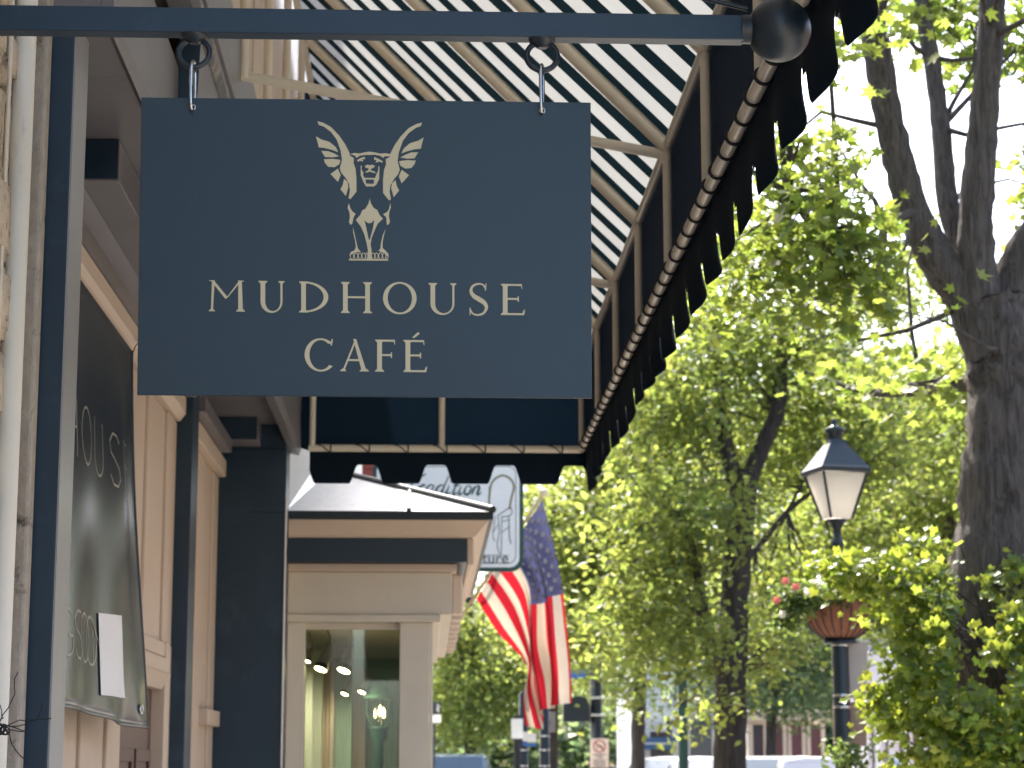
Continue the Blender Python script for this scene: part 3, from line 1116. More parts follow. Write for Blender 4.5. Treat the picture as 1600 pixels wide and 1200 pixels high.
def bayring(z0, z1, xr, yn, yf, name, mm, bev=.004):
    b = MB(); b.box((XL + .001, yn, Z(z0)), (xr, yf, Z(z1)), bev=bev); return b.build(name, mm, nb)


# roof: hip planes with seam and dark edge
e = [(XL, 11.7, Z(1.372)), (.346, 11.7, Z(1.372)), (.346, YE + .25, Z(1.372)), (XL, YE + .25, Z(1.372))]
a0, a1 = (-.70, 14.6, Z(1.99)), (-.70, YE - 1.2, Z(1.99))
b0, b1 = (XL, 14.5, Z(2.0)), (XL, YE - 1.1, Z(2.0))
m = MB(); m.add(e + [a0, a1, b0, b1], [(0, 1, 4, 6), (1, 2, 5, 4), (2, 3, 7, 5), (4, 5, 7, 6), (3, 2, 1, 0)])
m.build('roof', M_metal_roof, nb)
m = MB(); m.tube([(.346, 11.7, Z(1.382)), (-.70, 14.6, Z(1.997))], .022, 8); m.build('roof_seam', M_dark, nb)
x_ = -.12
tt = (.346 - x_) / 1.046
m = MB(); m.tube([(x_, 11.702, Z(1.378)), (x_ - .01, 11.7 + 2.9 * tt * .97, Z(1.376 + .618 * tt * .97))], .013, 6); m.build('roof_seam', M_dark, nb)
bayring(1.325, 1.371, .350, 11.694, YE + .256, 'drip_edge', M_dark)
# cove under the eave
m = MB()
vs = []
for xr, yn, yf, zz in ((.325, 11.72, YE + .23, 1.324), (.30, 11.745, YE + .20, 1.30), (.255, 11.79, YE + .15, 1.245), (.235, 11.81, YE + .13, 1.235)):
    vs += [(XL + .002, yn, Z(zz)), (xr, yn, Z(zz)), (xr, yf, Z(zz)), (XL + .002, yf, Z(zz))]
fs = []
for k in range(3):
    for i in range(4):
        fs.append((k * 4 + i, k * 4 + (i + 1) % 4, k * 4 + 4 + (i + 1) % 4, k * 4 + 4 + i))
fs += [(0, 1, 2, 3), (15, 14, 13, 12)]
m.add(vs, fs)
m.build('cornice_cove', M_tan, nb)
m = MB(); m.box((XL + .002, 11.832, Z(1.10)), (.205, YE + .1, Z(1.234))); m.build('cornice_band', M_band, nb)
m = MB()
m.box((.206, 11.828, Z(1.085)), (.245, YE + .11, Z(1.2345)), bev=.008)
m.build('cornice_return', M_tan, nb)
bayring(1.055, 1.098, .15, 11.90, YE + .06, 'frieze_cap', M_tan, .006)
bayring(.815, 1.054, .125, 11.95, YE + .03, 'frieze', M_cream)
for k in range(9):
    b = MB(); b.box((.126, 12.1 + k * .54, Z(.83)), (.185 + .012 * (k % 2), 12.28 + k * .54, Z(1.054)), bev=.01); b.build('bracket_block', M_tan, nb)
bayring(.772, .814, .06, 11.93, YE + .01, 'window_head', M_cream, .005)
m = MB(); m.box((-.168, 11.96, 0), (.0, 12.13, Z(.771)), bev=.004)
m.build('corner_post', M_cream, nb)
m = MB(); m.box((.001, 11.98, 0), (.02, 12.12, Z(.771)), bev=.004); m.build('corner_bead', M_cream, nb)
m = MB(); m.box((XL + .002, 11.96, 0), (-.70, 12.1, Z(.771)), bev=.004); m.build('jamb_post', M_cream, nb)
m = MB(); m.box((-.16, YE - .15, 0), (.0, YE, Z(.771)), bev=.004); m.build('corner_post', M_cream, nb)
m = MB(); m.box((XL + .002, 11.97, 0), (.0, YE, .55), bev=.01); m.build('stall_riser', M_cream, nb)
win = MB(); win.box((-.70, 12.02, .56), (-.168, 12.06, .62)); win.box((-.70, 12.02, Z(.735)), (-.168, 12.06, Z(.771)))
wn = win.build('window', M_cream, nb)
m = MB(); m.box((-.70, 12.035, .62), (-.169, 12.041, Z(.735))); m.build('pane', glass_mat(), wn)
win = MB(); win.box((-.045, 12.14, .56), (-.005, YE - .16, .62)); win.box((-.045, 12.14, Z(.735)), (-.005, YE - .16, Z(.771)))
wn = win.build('window', M_cream, nb)
m = MB(); m.box((-.028, 12.14, .62), (-.022, YE - .16, Z(.735))); m.build('pane', glass_mat(), wn)
M_int = mat('shop interior paint', (.46, .47, .40), .8, var=.1)
M_int2 = mat('green shop drape', (.27, .36, .28), .8, var=.15, stretch=(8, 1, .4))
M_int3 = mat('mushroom panel', (.38, .30, .23), .8, var=.1)
m = MB(); m.box((XL + .003, 12.1, Z(.80)), (-.05, YE - .1, Z(.812)))
for k in range(9):
    m.box((-.79 + k * .085, 12.1, Z(.793)), (-.785 + k * .085, YE - .1, Z(.799)))
m.build('ceiling', M_int, nb)
m = MB(); m.box((XL + .003, 16.2, .56), (-.05, 16.3, Z(.792))); m.build('back_wall', M_int2, nb)
for px0, px1, mm, Y in ((478, 488, M_int, 13.0), (488, 504, M_int, 13.3), (505, 522, M_int3, 13.6), (523, 550, M_int2, 13.9), (551, 572, M_int3, 14.3), (573, 622, M_int2, 14.8)):
    b = MB()
    p0, p1 = at(px0, 1050, Y), at(px1, 1050, Y)
    n = 6
    for i in range(n):
        xa = p0.x + (p1.x - p0.x) * i / n; xb = p0.x + (p1.x - p0.x) * (i + 1) / n
        b.box((xa, Y + .01 * (i % 2), .56), (xb, Y + .05, at(px0, 1015 if px0 < 520 else 1045, Y).z), bev=.004)
    b.build('drape', mm, nb)

# track lights in the bay window, lit
M_lamp = emit_mat('lit lamp face', (1, .80, .42), 7)
M_lgrey = mat('grey lamp housing', (.26, .24, .22), .5)


def spot(px, py, Y, s, n_, power=0):
    c = at(px, py, Y)
    t = thing('spotlight', c, n_, 'spotlight', 'track lights in the shop window')
    ax = Vector((-.35, -.35, -1)).normalized()
    b = MB(); b.tube([c, c - ax * .05 * s, c - ax * .15 * s, c - ax * .17 * s], [.036 * s, .036 * s, .030 * s, .018 * s], 16); b.build('housing', M_lgrey, t)
    b = MB(); b.tube([c + ax * .012 * s, c - ax * .018 * s], [.046 * s, .044 * s], 18); b.build('bezel', M_dark, t)
    b = MB(); b.tube([c + ax * .0135 * s, c + ax * .0125 * s], .038 * s, 18); b.build('lamp_face', M_lamp, t)
    if power:
        ld = bpy.data.lights.new('spot_beam', 'SPOT'); ld.energy = power; ld.spot_size = R_(120); ld.spot_blend = .8; ld.color = (1, .84, .60); ld.shadow_soft_size = .03
        lo = bpy.data.objects.new('spot_beam', ld); C.objects.link(lo)
        lo.location = c + ax * .02 * s; lo.rotation_euler = (ax + Vector((.2, .9, .1))).to_track_quat('-Z', 'Y').to_euler()
    top = c - ax * .16 * s
    b = MB(); b.tube([top, top + Vector((.0, 0, .04)), (top.x - .03, Y, Z(.792))], .006 * s, 8); b.build('arm', M_lgrey, t)


spot(502, 1043, 12.45, .95, 'lit grey spotlight nearest the left jamb of the shop window', 10)
spot(538, 1045, 12.55, 1.0, 'lit grey spotlight second from the left jamb of the shop window', 10)
spot(539, 1083, 13.6, .6, 'small lit spotlight low and deep inside the shop window')
spot(566, 1080, 13.4, .62, 'small lit spotlight just left of the green domed lantern', 4)
spot(481, 1032, 12.9, .5, 'small lit spotlight half hidden by the left window jamb')
# standing lantern in the window
lc = at(593, 1100, 12.9)
ln = thing('standing_lantern', (lc.x, lc.y, .56), 'green domed lantern on a dark post with lit bulbs inside the shop window', 'lantern')
M_verdi = mat('green copper', (.07, .17, .11), .4, var=.25, vscale=12)
zz = lambda y: at(593, y, 12.9).z
m = MB(); m.lathe((lc.x, lc.y, 0), [(.004, zz(1056)), (.016, zz(1059)), (.012, zz(1065)), (.028, zz(1067)), (.052, zz(1076)), (.062, zz(1084)), (.095, zz(1088)), (.092, zz(1092)), (.01, zz(1091))], 24)
m.build('dome_cap', M_verdi, ln)
m = MB()
for k in range(6):
    th = k * math.pi / 3 + .3
    ca, sa = math.cos(th), math.sin(th)
    m.tube([(lc.x + .078 * ca, lc.y + .078 * sa, zz(1092)), (lc.x + .080 * ca, lc.y + .08 * sa, zz(1115)), (lc.x + .045 * ca, lc.y + .045 * sa, zz(1138))], .005, 6)
m.lathe((lc.x, lc.y, 0), [(.012, .56), (.03, .6), (.028, zz(1160)), (.05, zz(1152)), (.05, zz(1140)), (.07, zz(1136)), (.01, zz(1135))], 16)
m.build('post', M_green, ln)
m = MB(); m.lathe((lc.x, lc.y, 0), [(.046, zz(1137)), (.075, zz(1115)), (.075, zz(1093))], 24); m.build('globe', glass_mat('lantern glass', (.97, .97, .95), 1.35), ln)
M_bulb = emit_mat('lit bulb', (1, .72, .32), 6)
for dx, py in ((-.022, 1112), (.004, 1108), (.026, 1112)):
    b = MB(); b.lathe((lc.x + dx, lc.y - .01, 0), [(.003, zz(py + 10)), (.009, zz(py + 6)), (.008, zz(py)), (.002, zz(py - 6))], 10); b.build('bulb', M_bulb, ln)

# brick building further on
bk = thing('brick_building', (-.9, 22, 0), 'red brick building with a white corner board, behind the furniture shop sign', 'building')
m = MB(); m.box((-8, 19.7, 0), (-.78, 34, 8)); m.build('wall', M_white, bk)
# individual courses near the corner
bx0, bx1 = at(558, 735, 19.65).x, at(600, 735, 19.65).x
m = MB(); m.box((at(566, 735, 19.6).x, 19.6, 0), (bx1 + .25, 20.5, 6)); m.build('brick_pier', M_brick, bk)
for k in range(10):
    zc = at(575, 770, 19.6).z + k * .075
    for j in range(3):
        b = MB(); b.box((at(566, 735, 19.6).x + .01 + j * .22 - (.1 if k % 2 else 0) * (j > 0), 19.585, zc), (at(566, 735, 19.6).x + .205 + j * .22 - (.1 if k % 2 else 0), 19.605, zc + .064), bev=.004)
        b.build('brick', M_brick, bk)

# ------------------------------------------------------------------ furniture shop blade sign
YT = 17.35
ts = thing('shop_sign', at(700, 810, YT), 'white rounded shop sign with green border, script lettering and a chair drawing', 'sign')


def rrect(x0, y0, x1, y1, r, n=6):
    out = []
    for cx, cy, a in ((x1 - r, y0 + r, -90), (x1 - r, y1 - r, 0), (x0 + r, y1 - r, 90), (x0 + r, y0 + r, 180)):
        for i in range(n + 1):
            th = R_(a + 90 * i / n)
            out.append((cx + r * math.cos(th), cy + r * math.sin(th)))
    return out


def slab(pts, Y, t, mm, name, parent):
    b = MB()
    n = len(pts)
    vs = [at(x, y, Y) for x, y in pts]
    vs2 = [v + Vector((0, t, 0)) for v in vs]
    b.add(vs + vs2, [list(range(n)), list(range(2 * n - 1, n - 1, -1))] + [(i, (i + 1) % n, (i + 1) % n + n, i + n) for i in range(n)])
    return b.build(name, mm, parent)


slab(rrect(582, 716, 818, 893, 20), YT, .05, M_green, 'border', ts)
slab(rrect(588.5, 722.5, 811.5, 886.5, 15), YT - .006, .005, M_signwhite, 'face', ts)
fsn = lambda x, y, k: at(x, y, YT - .008 - k * .0001)
F = Flat(fsn)
F.stroke(rrect(595, 729, 806, 880, 12) + [rrect(595, 729, 806, 880, 12)[0]], 1.0)
F.m.build('pin_line', M_ink, ts)
F = Flat(fsn)
# script "Tradition" : strokes in a slanted box
SC = {'T': [[(-.2, .75), (.1, 1.0), (.5, .92), (1.0, 1.0), (1.25, 1.15)], [(.65, .95), (.45, .4), (.2, 0), (-.1, -.05), (-.25, .15)]],
      'r': [[(0, .5), (.12, 0)], [(.06, .3), (.22, .5), (.4, .48)]],
      'a': [[(.45, .48), (.25, .52), (.05, .3), (.08, .05), (.25, 0), (.42, .25), (.5, .5)], [(.5, .5), (.42, .1), (.55, 0), (.7, .12)]],
      'd': [[(.45, .48), (.25, .52), (.05, .3), (.08, .05), (.25, 0), (.42, .25)], [(.62, 1.05), (.45, .12), (.55, 0), (.7, .12)]],
      'i': [[(.1, .5), (.05, .1), (.15, 0), (.3, .12)], [(.16, .7), (.2, .78)]],
      't': [[(.22, .9), (.1, .12), (.2, 0), (.35, .12)], [(0, .52), (.38, .54)]],
      'o': [ell(.25, .26, .2, .26, 90, 450, 14)],
      'n': [[(.05, .5), (.0, 0)], [(.03, .3), (.25, .52), (.38, .4), (.34, .08), (.42, 0), (.6, .15)]]}
x = 628.0
for ch, adv in zip('Tradition', (24, 11, 16, 17, 9, 10, 8, 14, 16)):
    for st in SC[ch]:
        pts = [(x + 24 * (px_ + .28 * py_), 771 - 27 * py_ + (x - 628) * .02) for px_, py_ in curve(st, 5)]
        n = len(pts)
        F.stroke(pts, [1.7 + 2.0 * math.sin(math.pi * i / (n - 1)) ** 2 for i in range(n)])
    x += adv
F.m.build('script_lettering', M_green, ts)
# plain lettering: Furniture
fc = bpy.data.curves.new('furniture', 'FONT')
fc.body = 'Furniture'
fc.size = 1.0
fo = bpy.data.objects.new('t', fc); C.objects.link(fo)
bpy.context.view_layer.update()
me = bpy.data.meshes.new_from_object(fo.evaluated_get(bpy.context.evaluated_depsgraph_get()))
bpy.data.objects.remove(fo)
p0, p1 = at(705, 880, YT - .012), at(794, 882, YT - .012)
xs = [v.co.x for v in me.vertices]
sc = (p1.x - p0.x) / (max(xs) - min(xs))
for v in me.vertices:
    v.co = Vector((p0.x + (v.co.x - min(xs)) * sc, p0.y, p0.z + v.co.y * sc))
me.materials.clear(); me.materials.append(M_ink)
o = bpy.data.objects.new('lettering', me); C.objects.link(o); o.parent = ts
bpy.context.view_layer.update(); o.matrix_parent_inverse = ts.matrix_world.inverted()
F = Flat(fsn)
F.stroke([(700, 866.5), (795, 868)], 1.0)
for st, wd in (([(778, 806), (780, 830), (777, 850), (779, 862)], 1.2), ([(784, 806), (783, 862), (779, 862)], 1.2), ([(777, 806), (786, 800), (797, 793), (800, 800), (796, 806), (784, 808)], 1.2),
               ([(795, 806), (796, 838), (799, 850)], 1.4), ([(784, 815), (797, 812)], 1.0), ([(784, 832), (797, 822)], 1.0), ([(770, 832), (778, 820)], 1.0), ([(774, 806), (770, 836), (774, 846)], 1.0)):
    F.stroke(curve(st, 4), wd)
F.m.build('chair_drawing', M_ink, ts)
F = Flat(fsn)
F.stroke(curve([(764, 800), (765, 770), (770, 752), (784, 743), (797, 748), (803, 760), (799, 778), (796, 796)], 6), 3.2)
F.stroke(curve([(764, 805), (764, 780), (765, 760)], 6), 2.2)
F.m.build('chair_back_drawing', M_olive, ts)
m = MB()
pa, pb = at(600, 704, YT + .025), at(818, 707, YT + .025)
m.tube([(-.82, YT + .025, pa.z), (pb.x + .05, YT + .025, pa.z)], .018, 10)
for px_ in (620, 785):
    pp = at(px_, 712, YT + .025); m.tube([(pp.x, pp.y, pa.z), (pp.x, pp.y, at(px_, 718, YT).z)], .006, 8)
m.build('bracket_arm', M_black, ts)

# ------------------------------------------------------------------ flag on its staff
YG = 18.3
fl = thing('flag', at(742, 935, YG), 'red white and blue flag with stars hanging from a slanted staff', 'flag')
tip, heel = at(846, 776, YG), at(700, 995, YG)
far = heel + (heel - tip).normalized() * .9
far = Vector((-.82, YG, tip.z + (heel.z - tip.z) * (-.82 - tip.x) / (heel.x - tip.x)))
m = MB(); m.tube([far, tip], .014, 10); m.build('staff', mat('pale wood staff', (.48, .38, .22), .5), fl)
m = MB(); m.box((-.84, YG - .06, far.z - .08), (-.80, YG + .06, far.z + .08), bev=.006); m.build('staff_socket', M_black, fl)
m = MB(); d = (tip - heel).normalized()
m.tube([tip, tip + d * .02, tip + d * .045, tip + d * .07, tip + d * .08], [.018, .033, .04, .03, .01], 14)
m.build('finial', mat('gilt ball', (.75, .65, .42), .4), fl)
rows = {0.0: [(848, 780), (822, 820), (796, 855), (770, 895), (744, 937)],
        .30: [(872, 890), (852, 905), (832, 915), (806, 950), (776, 987)],
        .60: [(882, 990), (862, 998), (836, 1010), (828, 1024), (822, 1040)],
        .82: [(887, 1052), (868, 1056), (848, 1066), (830, 1076), (816, 1096)],
        1.0: [(889, 1096), (868, 1104), (852, 1108), (846, 1140), (820, 1134)]}
rk = sorted(rows)


def flag_px(u, v):
    for i in range(len(rk) - 1):
        if v <= rk[i + 1]: break
    t = (v - rk[i]) / (rk[i + 1] - rk[i])
    im, ip = max(i - 1, 0), min(i + 2, len(rk) - 1)

    def row(r):
        P = rows[r]
        x = u * 4; k = min(3, int(x)); s = x - k
        s = s * s * (3 - 2 * s) * .4 + s * .6
        return np.array(P[k]) * (1 - s) + np.array(P[k + 1]) * s
    a, b, c, d_ = row(rk[im]), row(rk[i]), row(rk[i + 1]), row(rk[ip])
    return .5 * (2 * b + (c - a) * t + (2 * a - 5 * b + 4 * c - d_) * t * t + (3 * b - a - 3 * c + d_) * t ** 3)


def flag_pt(u, v, off=0.0):
    px, py = flag_px(u, v)
    dx = 9 * math.sin(u * 19 + .6) * min(1, v * 1.5) * (1 if u < .58 else .25)
    dy = .13 * math.sin(u * 19 + v * 1.4) * min(1, .15 + v * 1.4) * (1 if u < .6 else .5) - .05 * u + .05 * math.cos(v * 6 + u * 3)
    p = at(px + dx, py, YG)
    return Vector((p.x, YG + dy + off, p.z))


NU, NV = 13 * 5, 60
m = MB()
vs = [flag_pt(i / NU, j / NV) for j in range(NV + 1) for i in range(NU + 1)]
m.v = [tuple(v) for v in vs]
for j in range(NV):
    for i in range(NU):
        m.f.append([j * (NU + 1) + i, j * (NU + 1) + i + 1, (j + 1) * (NU + 1) + i + 1, (j + 1) * (NU + 1) + i])
        st = i // 5
        m.mi.append(2 if (st < 7 and j < NV * .4) else (0 if st % 2 == 0 else 1)); m.sm.append(True)
FR = cloth_mat('flag red', (.42, .012, .025), (.36, .012, .022), .5)
FW = cloth_mat('flag white', (.60, .55, .48), (.42, .36, .28), .5)
FB = cloth_mat('flag blue', (.045, .05, .12), (.06, .065, .14), .5)
ff = m.build('cloth', [FR, FW, FB], fl)
m = MB()
for r in range(9):
    for c_ in range(6 if r % 2 == 0 else 5):
        u0 = (r + 1) / 10 * 7 / 13
        v0 = ((c_ * 2 + (1 if r % 2 == 0 else 2)) / 12) * .4
        for off in (-.006, .006):
            vs = [flag_pt(u0, v0, off)]
            for k in range(10):
                rr = .026 if k % 2 == 0 else .011
                th = k * math.pi / 5
                vs.append(flag_pt(min(1, max(0, u0 + rr * 1.25 * math.cos(th))), max(0, v0 + rr * .70 * math.sin(th)), off))
            m.add(vs, [(0, k + 1, (k + 1) % 10 + 1) for k in range(10)])
m.build('stars', FW, ff)


# ------------------------------------------------------------------ foliage helpers
def leaf_templates():
    T = {}
    # lobed maple leaf, fan of triangles, slightly cupped
    ang = [(-90, .10), (-62, .42), (-40, .30), (-14, .72), (8, .42), (38, .95), (62, .50), (90, 1.1), (118, .50), (142, .95), (172, .42), (194, .72), (220, .30), (242, .42)]
    v = [(0, 0, 0)] + [(.5 * r * math.cos(R_(a)), .5 * r * math.sin(R_(a)), .10 * r * r - .05 * abs(math.cos(R_(a)))) for a, r in ang]
    n = len(ang)
    T['maple'] = (np.array(v), [(0, i + 1, (i + 1) % n + 1) for i in range(n)])
    # broad ivy leaf
    ang = [(-90, .15), (-50, .70), (-10, .62), (20, .85), (55, .62), (90, 1.05), (125, .62), (160, .85), (190, .62), (230, .70)]
    v = [(0, 0, -.05)] + [(.5 * r * math.cos(R_(a)), .5 * r * math.sin(R_(a)), .08 * r * r) for a, r in ang]
    n = len(ang)
    T['ivy'] = (np.array(v), [(0, i + 1, (i + 1) % n + 1) for i in range(n)])
    # plain oval leaf folded on its midrib
    v = [(0, -.5, 0), (.26, -.15, .07), (.22, .22, .06), (0, .55, -.04), (-.22, .22, .06), (-.26, -.15, .07)]
    T['oval'] = (np.array(v), [(0, 1, 2, 3), (0, 3, 4, 5)])
    v = [(0, -.5, 0), (.30, 0, .05), (0, .5, 0), (-.30, 0, .05)]
    T['far'] = (np.array(v), [(0, 1, 2, 3)])
    return T


LT = leaf_templates()


def rand_rot(n, updown=.5):
    nz = rng.normal(size=(n, 3)); nz[:, 2] = np.abs(nz[:, 2]) * 1.0 + updown
    nz /= np.linalg.norm(nz, axis=1, keepdims=True)
    a = rng.normal(size=(n, 3)); a[:, 2] -= .6
    y = a - nz * np.sum(a * nz, axis=1, keepdims=True)
    y /= np.linalg.norm(y, axis=1, keepdims=True)
    x = np.cross(y, nz)
    return np.stack([x, y, nz], axis=2)                  # columns


def leaf_cloud_mesh(name, pos, rot, size, tmpl, material):
    v, f = LT[tmpl]
    n = len(pos)
    V = np.einsum('nij,kj->nki', rot, v) * size[:, None, None] + pos[:, None, :]
    k = len(v)
    me = bpy.data.meshes.new(name)
    fl_ = np.array([i for q in f for i in q]); ln_ = np.array([len(q) for q in f])
    L = len(fl_)
    me.vertices.add(n * k)
    me.vertices.foreach_set('co', V.reshape(-1).astype(np.float32))
    me.loops.add(n * L)
    me.loops.foreach_set('vertex_index', (fl_[None, :] + (np.arange(n) * k)[:, None]).reshape(-1).astype(np.int32))
    me.polygons.add(n * len(f))
    starts = np.concatenate([[0], np.cumsum(ln_)[:-1]])
    me.polygons.foreach_set('loop_start', (starts[None, :] + (np.arange(n) * L)[:, None]).reshape(-1).astype(np.int32))
    me.materials.append(material)
    me.update(calc_edges=True)
    me.validate()
    return me


def blob_points(blobs, per=18, spread=.22):
    """blobs: (centre, (rx, ry, rz), n) -> clumped leaf positions"""
    out = []
    for c, r, n in blobs:
        k = max(1, n // per)
        d = rng.normal(size=(k, 3)); d /= np.linalg.norm(d, axis=1, keepdims=True)
        rad = rng.random(k) ** .45
        cl = np.array(c) + d * rad[:, None] * np.array(r)
        p = np.repeat(cl, per, axis=0)
        p += rng.normal(size=p.shape) * spread * np.array([1, 1, .6])
        out.append(p)
    return np.concatenate(out)


def pxblob(px, py, Y, rpx, rpy, ry, n):
    c = at(px, py, Y)
    s = Y * 1.02 / FPX
    return (tuple(c), (rpx * s, ry, rpy * s), n)


def on_px(pos):
    p = pos - np.array([0, 0, EYE])
    dz = p @ np.array(_F)
    return 800 + FPX * (p @ np.array(_R)) / dz, 600 - FPX * (p @ np.array(_U)) / dz, dz


def keep_clear(pos, boxes, prob=.86):
    """thins leaves where the crown is open"""
    x, y, _ = on_px(pos)
    k = np.ones(len(pos), bool)
    for x0, y0, x1, y1 in boxes:
        k &= ~((x > x0) & (x < x1) & (y > y0) & (y < y1) & (rng.random(len(pos)) < prob))
    return pos[k]


def tree(name, label, limbs, blobs, size, tmpl, lm, bark, group=None, parts=0, per=18, spread=.22, clear=(), twigs=0, seg=14, updown=.5):
    base = limbs[0][0]
    t = thing(name, (base[0][0], base[0][1], 0), label, 'tree', group)
    for nm, (pts, rad) in [('trunk' if i == 0 else 'limb', lb) for i, lb in enumerate(limbs)]:
        P = [Vector(p) for p in pts]
        n = len(P)
        fine, fr = [], []
        for i in range(n - 1):
            m_ = 8
            for k in range(m_):
                s = k / m_
                a, b_, c_, d_ = P[max(i - 1, 0)], P[i], P[i + 1], P[min(i + 2, n - 1)]
                q = .5 * (2 * b_ + (c_ - a) * s + (2 * a - 5 * b_ + 4 * c_ - d_) * s * s + (3 * b_ - a - 3 * c_ + d_) * s ** 3)
                fine.append(q); fr.append((rad[i] * (1 - s) + rad[i + 1] * s) * random.uniform(.96, 1.05))
        fine.append(P[-1]); fr.append(rad[-1])
        b = MB(); b.tube(fine, fr, seg)
        vs = []
        for v in b.v:
            vv = Vector(v)
            vs.append(tuple(vv + Vector((random.gauss(0, 1), random.gauss(0, 1), random.gauss(0, 1))) * .03 * rad[0]))
        b.v = vs
        b.build(nm, bark, t)
    pos = blob_points(blobs, per, spread)
    if clear: pos = keep_clear(pos, clear)
    if twigs:
        b = MB()
        allp = [Vector(p) for lb in limbs[1:] for p in lb[0]] or [Vector(p) for p in limbs[0][0]]
        for k in range(twigs):
            e_ = Vector(pos[rng.integers(len(pos))])
            s_ = min(allp, key=lambda p: (p - e_).length + random.random() * 1.0)
            if (s_ - e_).length > 4: continue
            mid = s_.lerp(e_, .5) + Vector((random.gauss(0, .12), random.gauss(0, .12), random.gauss(0, .15)))
            q1 = s_.lerp(mid, .5) + Vector((random.gauss(0, .05),) * 3)
            b.tube([s_, q1, mid, mid.lerp(e_, .5) + Vector((0, 0, random.gauss(0, .06))), e_], [.022, .016, .012, .008, .004], 5, cap=False)
        if b.v:
            tag(b.build('twigs', bark, t), kind='stuff')
    n = len(pos)
    rot = rand_rot(n, updown)
    sz = size * rng.uniform(.6, 1.25, n)
    order = np.arange(n)
    if parts:
        x, y, dz = on_px(pos)
        vis = (x > -20) & (x < 1620) & (y > -20) & (y < 1220)
        score = np.where(vis, sz / dz, 0)
        order = np.argsort(-score)
        me = leaf_cloud_mesh('leaf', np.zeros((1, 3)), np.eye(3)[None], np.ones(1), tmpl, lm)
        for i in order[:parts]:
            o = bpy.data.objects.new('leaf', me)
            C.objects.link(o)
            o.parent = t
            o.matrix_parent_inverse = Matrix.Translation((-base[0][0], -base[0][1], 0))
            mm = Matrix([list(rot[i][r]) + [0] for r in range(3)] + [[0, 0, 0, 1]])
            o.matrix_basis = Matrix.Translation(Vector(pos[i])) @ mm @ Matrix.Scale(float(sz[i]), 4)
        order = order[parts:]
    me = leaf_cloud_mesh('crown', pos[order], rot[order], sz[order], tmpl, lm)
    o = bpy.data.objects.new('crown', me); C.objects.link(o); o.parent = t
    o.matrix_parent_inverse = Matrix.Translation((-base[0][0], -base[0][1], 0))
    tag(o, kind='stuff')
    return t


A = lambda px, py, Y: tuple(at(px, py, Y))


def foot(px, Y, z=0):
    p = at(px, 1190, Y); return (p.x, Y, z)


# ------------------------------------------------------------------ the big street tree
Y1 = 12.5
tree('maple_tree', 'big near maple with thick grey forked trunk, ivy round its foot, at the right edge', [
    ([foot(1570, Y1, -.1), foot(1566, Y1, .8), A(1560, 1100, Y1), A(1557, 900, Y1), A(1566, 720, Y1), A(1570, 580, Y1), A(1548, 470, Y1)], [.42, .34, .30, .262, .225, .22, .20]),
    ([A(1560, 600, Y1), A(1516, 475, Y1 + .02), A(1462, 400, Y1), A(1426, 325, Y1 - .05), A(1392, 200, Y1 - .1), A(1367, 60, Y1 - .2), A(1346, -80, Y1 - .3), A(1330, -300, Y1 - .6)], [.16, .14, .115, .098, .088, .080, .072, .05]),
    ([A(1545, 500, Y1 + .1), A(1510, 395, Y1 + .12), A(1482, 320, Y1 + .2), A(1470, 200, Y1 + .3), A(1455, 90, Y1 + .4), A(1432, -30, Y1 + .5), A(1390, -250, Y1 + .8)], [.10, .085, .068, .060, .052, .048, .03]),
    ([A(1555, 560, Y1 - .03), A(1530, 440, Y1 - .05), A(1525, 340, Y1 - .1), A(1536, 200, Y1 - .15), A(1548, 60, Y1 - .2), A(1560, -120, Y1 - .2), A(1600, -320, Y1 - .1)], [.16, .12, .102, .09, .082, .075, .05]),
    ([A(1580, 600, Y1 + .05), A(1580, 480, Y1 + .05), A(1605, 395, Y1), A(1680, 300, Y1 - .1), A(1790, 180, Y1 - .4)], [.17, .155, .13, .11, .09]),
    ([A(1555, 590, 12.6), A(1500, 600, 13.4), A(1440, 610, 14.3), A(1380, 614, 14.8), A(1330, 606, 15.2), A(1260, 580, 15.6)], [.06, .05, .036, .028, .02, .008]),
    ([A(1430, 330, Y1 - .1), A(1380, 345, Y1 - .3), A(1310, 330, Y1 - .6), A(1230, 300, Y1 - .8)], [.03, .022, .016, .008]),
], [
    pxblob(1255, 235, 11.6, 75, 60, .6, 300), pxblob(1330, 320, 11.4, 70, 70, .6, 400), pxblob(1220, 390, 11.6, 85, 80, .6, 500),
    pxblob(1330, 440, 11.6, 90, 60, .6, 420), pxblob(1300, 120, 11.5, 45, 90, .5, 240), pxblob(1430, 30, 13.2, 50, 40, .3, 160),
    pxblob(1500, 80, 13.4, 40, 50, .3, 220), pxblob(1600, 80, 13.2, 30, 90, .4, 220), pxblob(1605, 270, 13.4, 35, 100, .4, 320), pxblob(1490, 20, 13.2, 90, 30, .3, 220), pxblob(1440, 330, 14.4, 70, 60, .4, 160), pxblob(1420, 20, 11.6, 45, 25, .3, 60),
    pxblob(1140, 455, 12.0, 60, 60, .6, 260), pxblob(1420, 450, 11.9, 40, 50, .3, 120), pxblob(1580, 380, 13.5, 40, 60, .4, 100),
    pxblob(1400, -170, 10.8, 300, 110, 1.2, 800), pxblob(1650, -300, 11.0, 260, 150, 1.6, 800), pxblob(1450, 575, 14.3, 70, 50, .4, 220), pxblob(1485, 600, 13.2, 45, 22, .25, 150), pxblob(1330, 590, 15.2, 60, 40, .4, 160),
], .135, 'maple', L_maple, M_bark, parts=300, per=12, spread=.20, clear=[(1395, 70, 1475, 330), (1470, 150, 1530, 330), (1560, 110, 1600, 250), (1225, 90, 1410, 195), (1410, 150, 1585, 540), (1345, 150, 1410, 330)], twigs=70, seg=28)

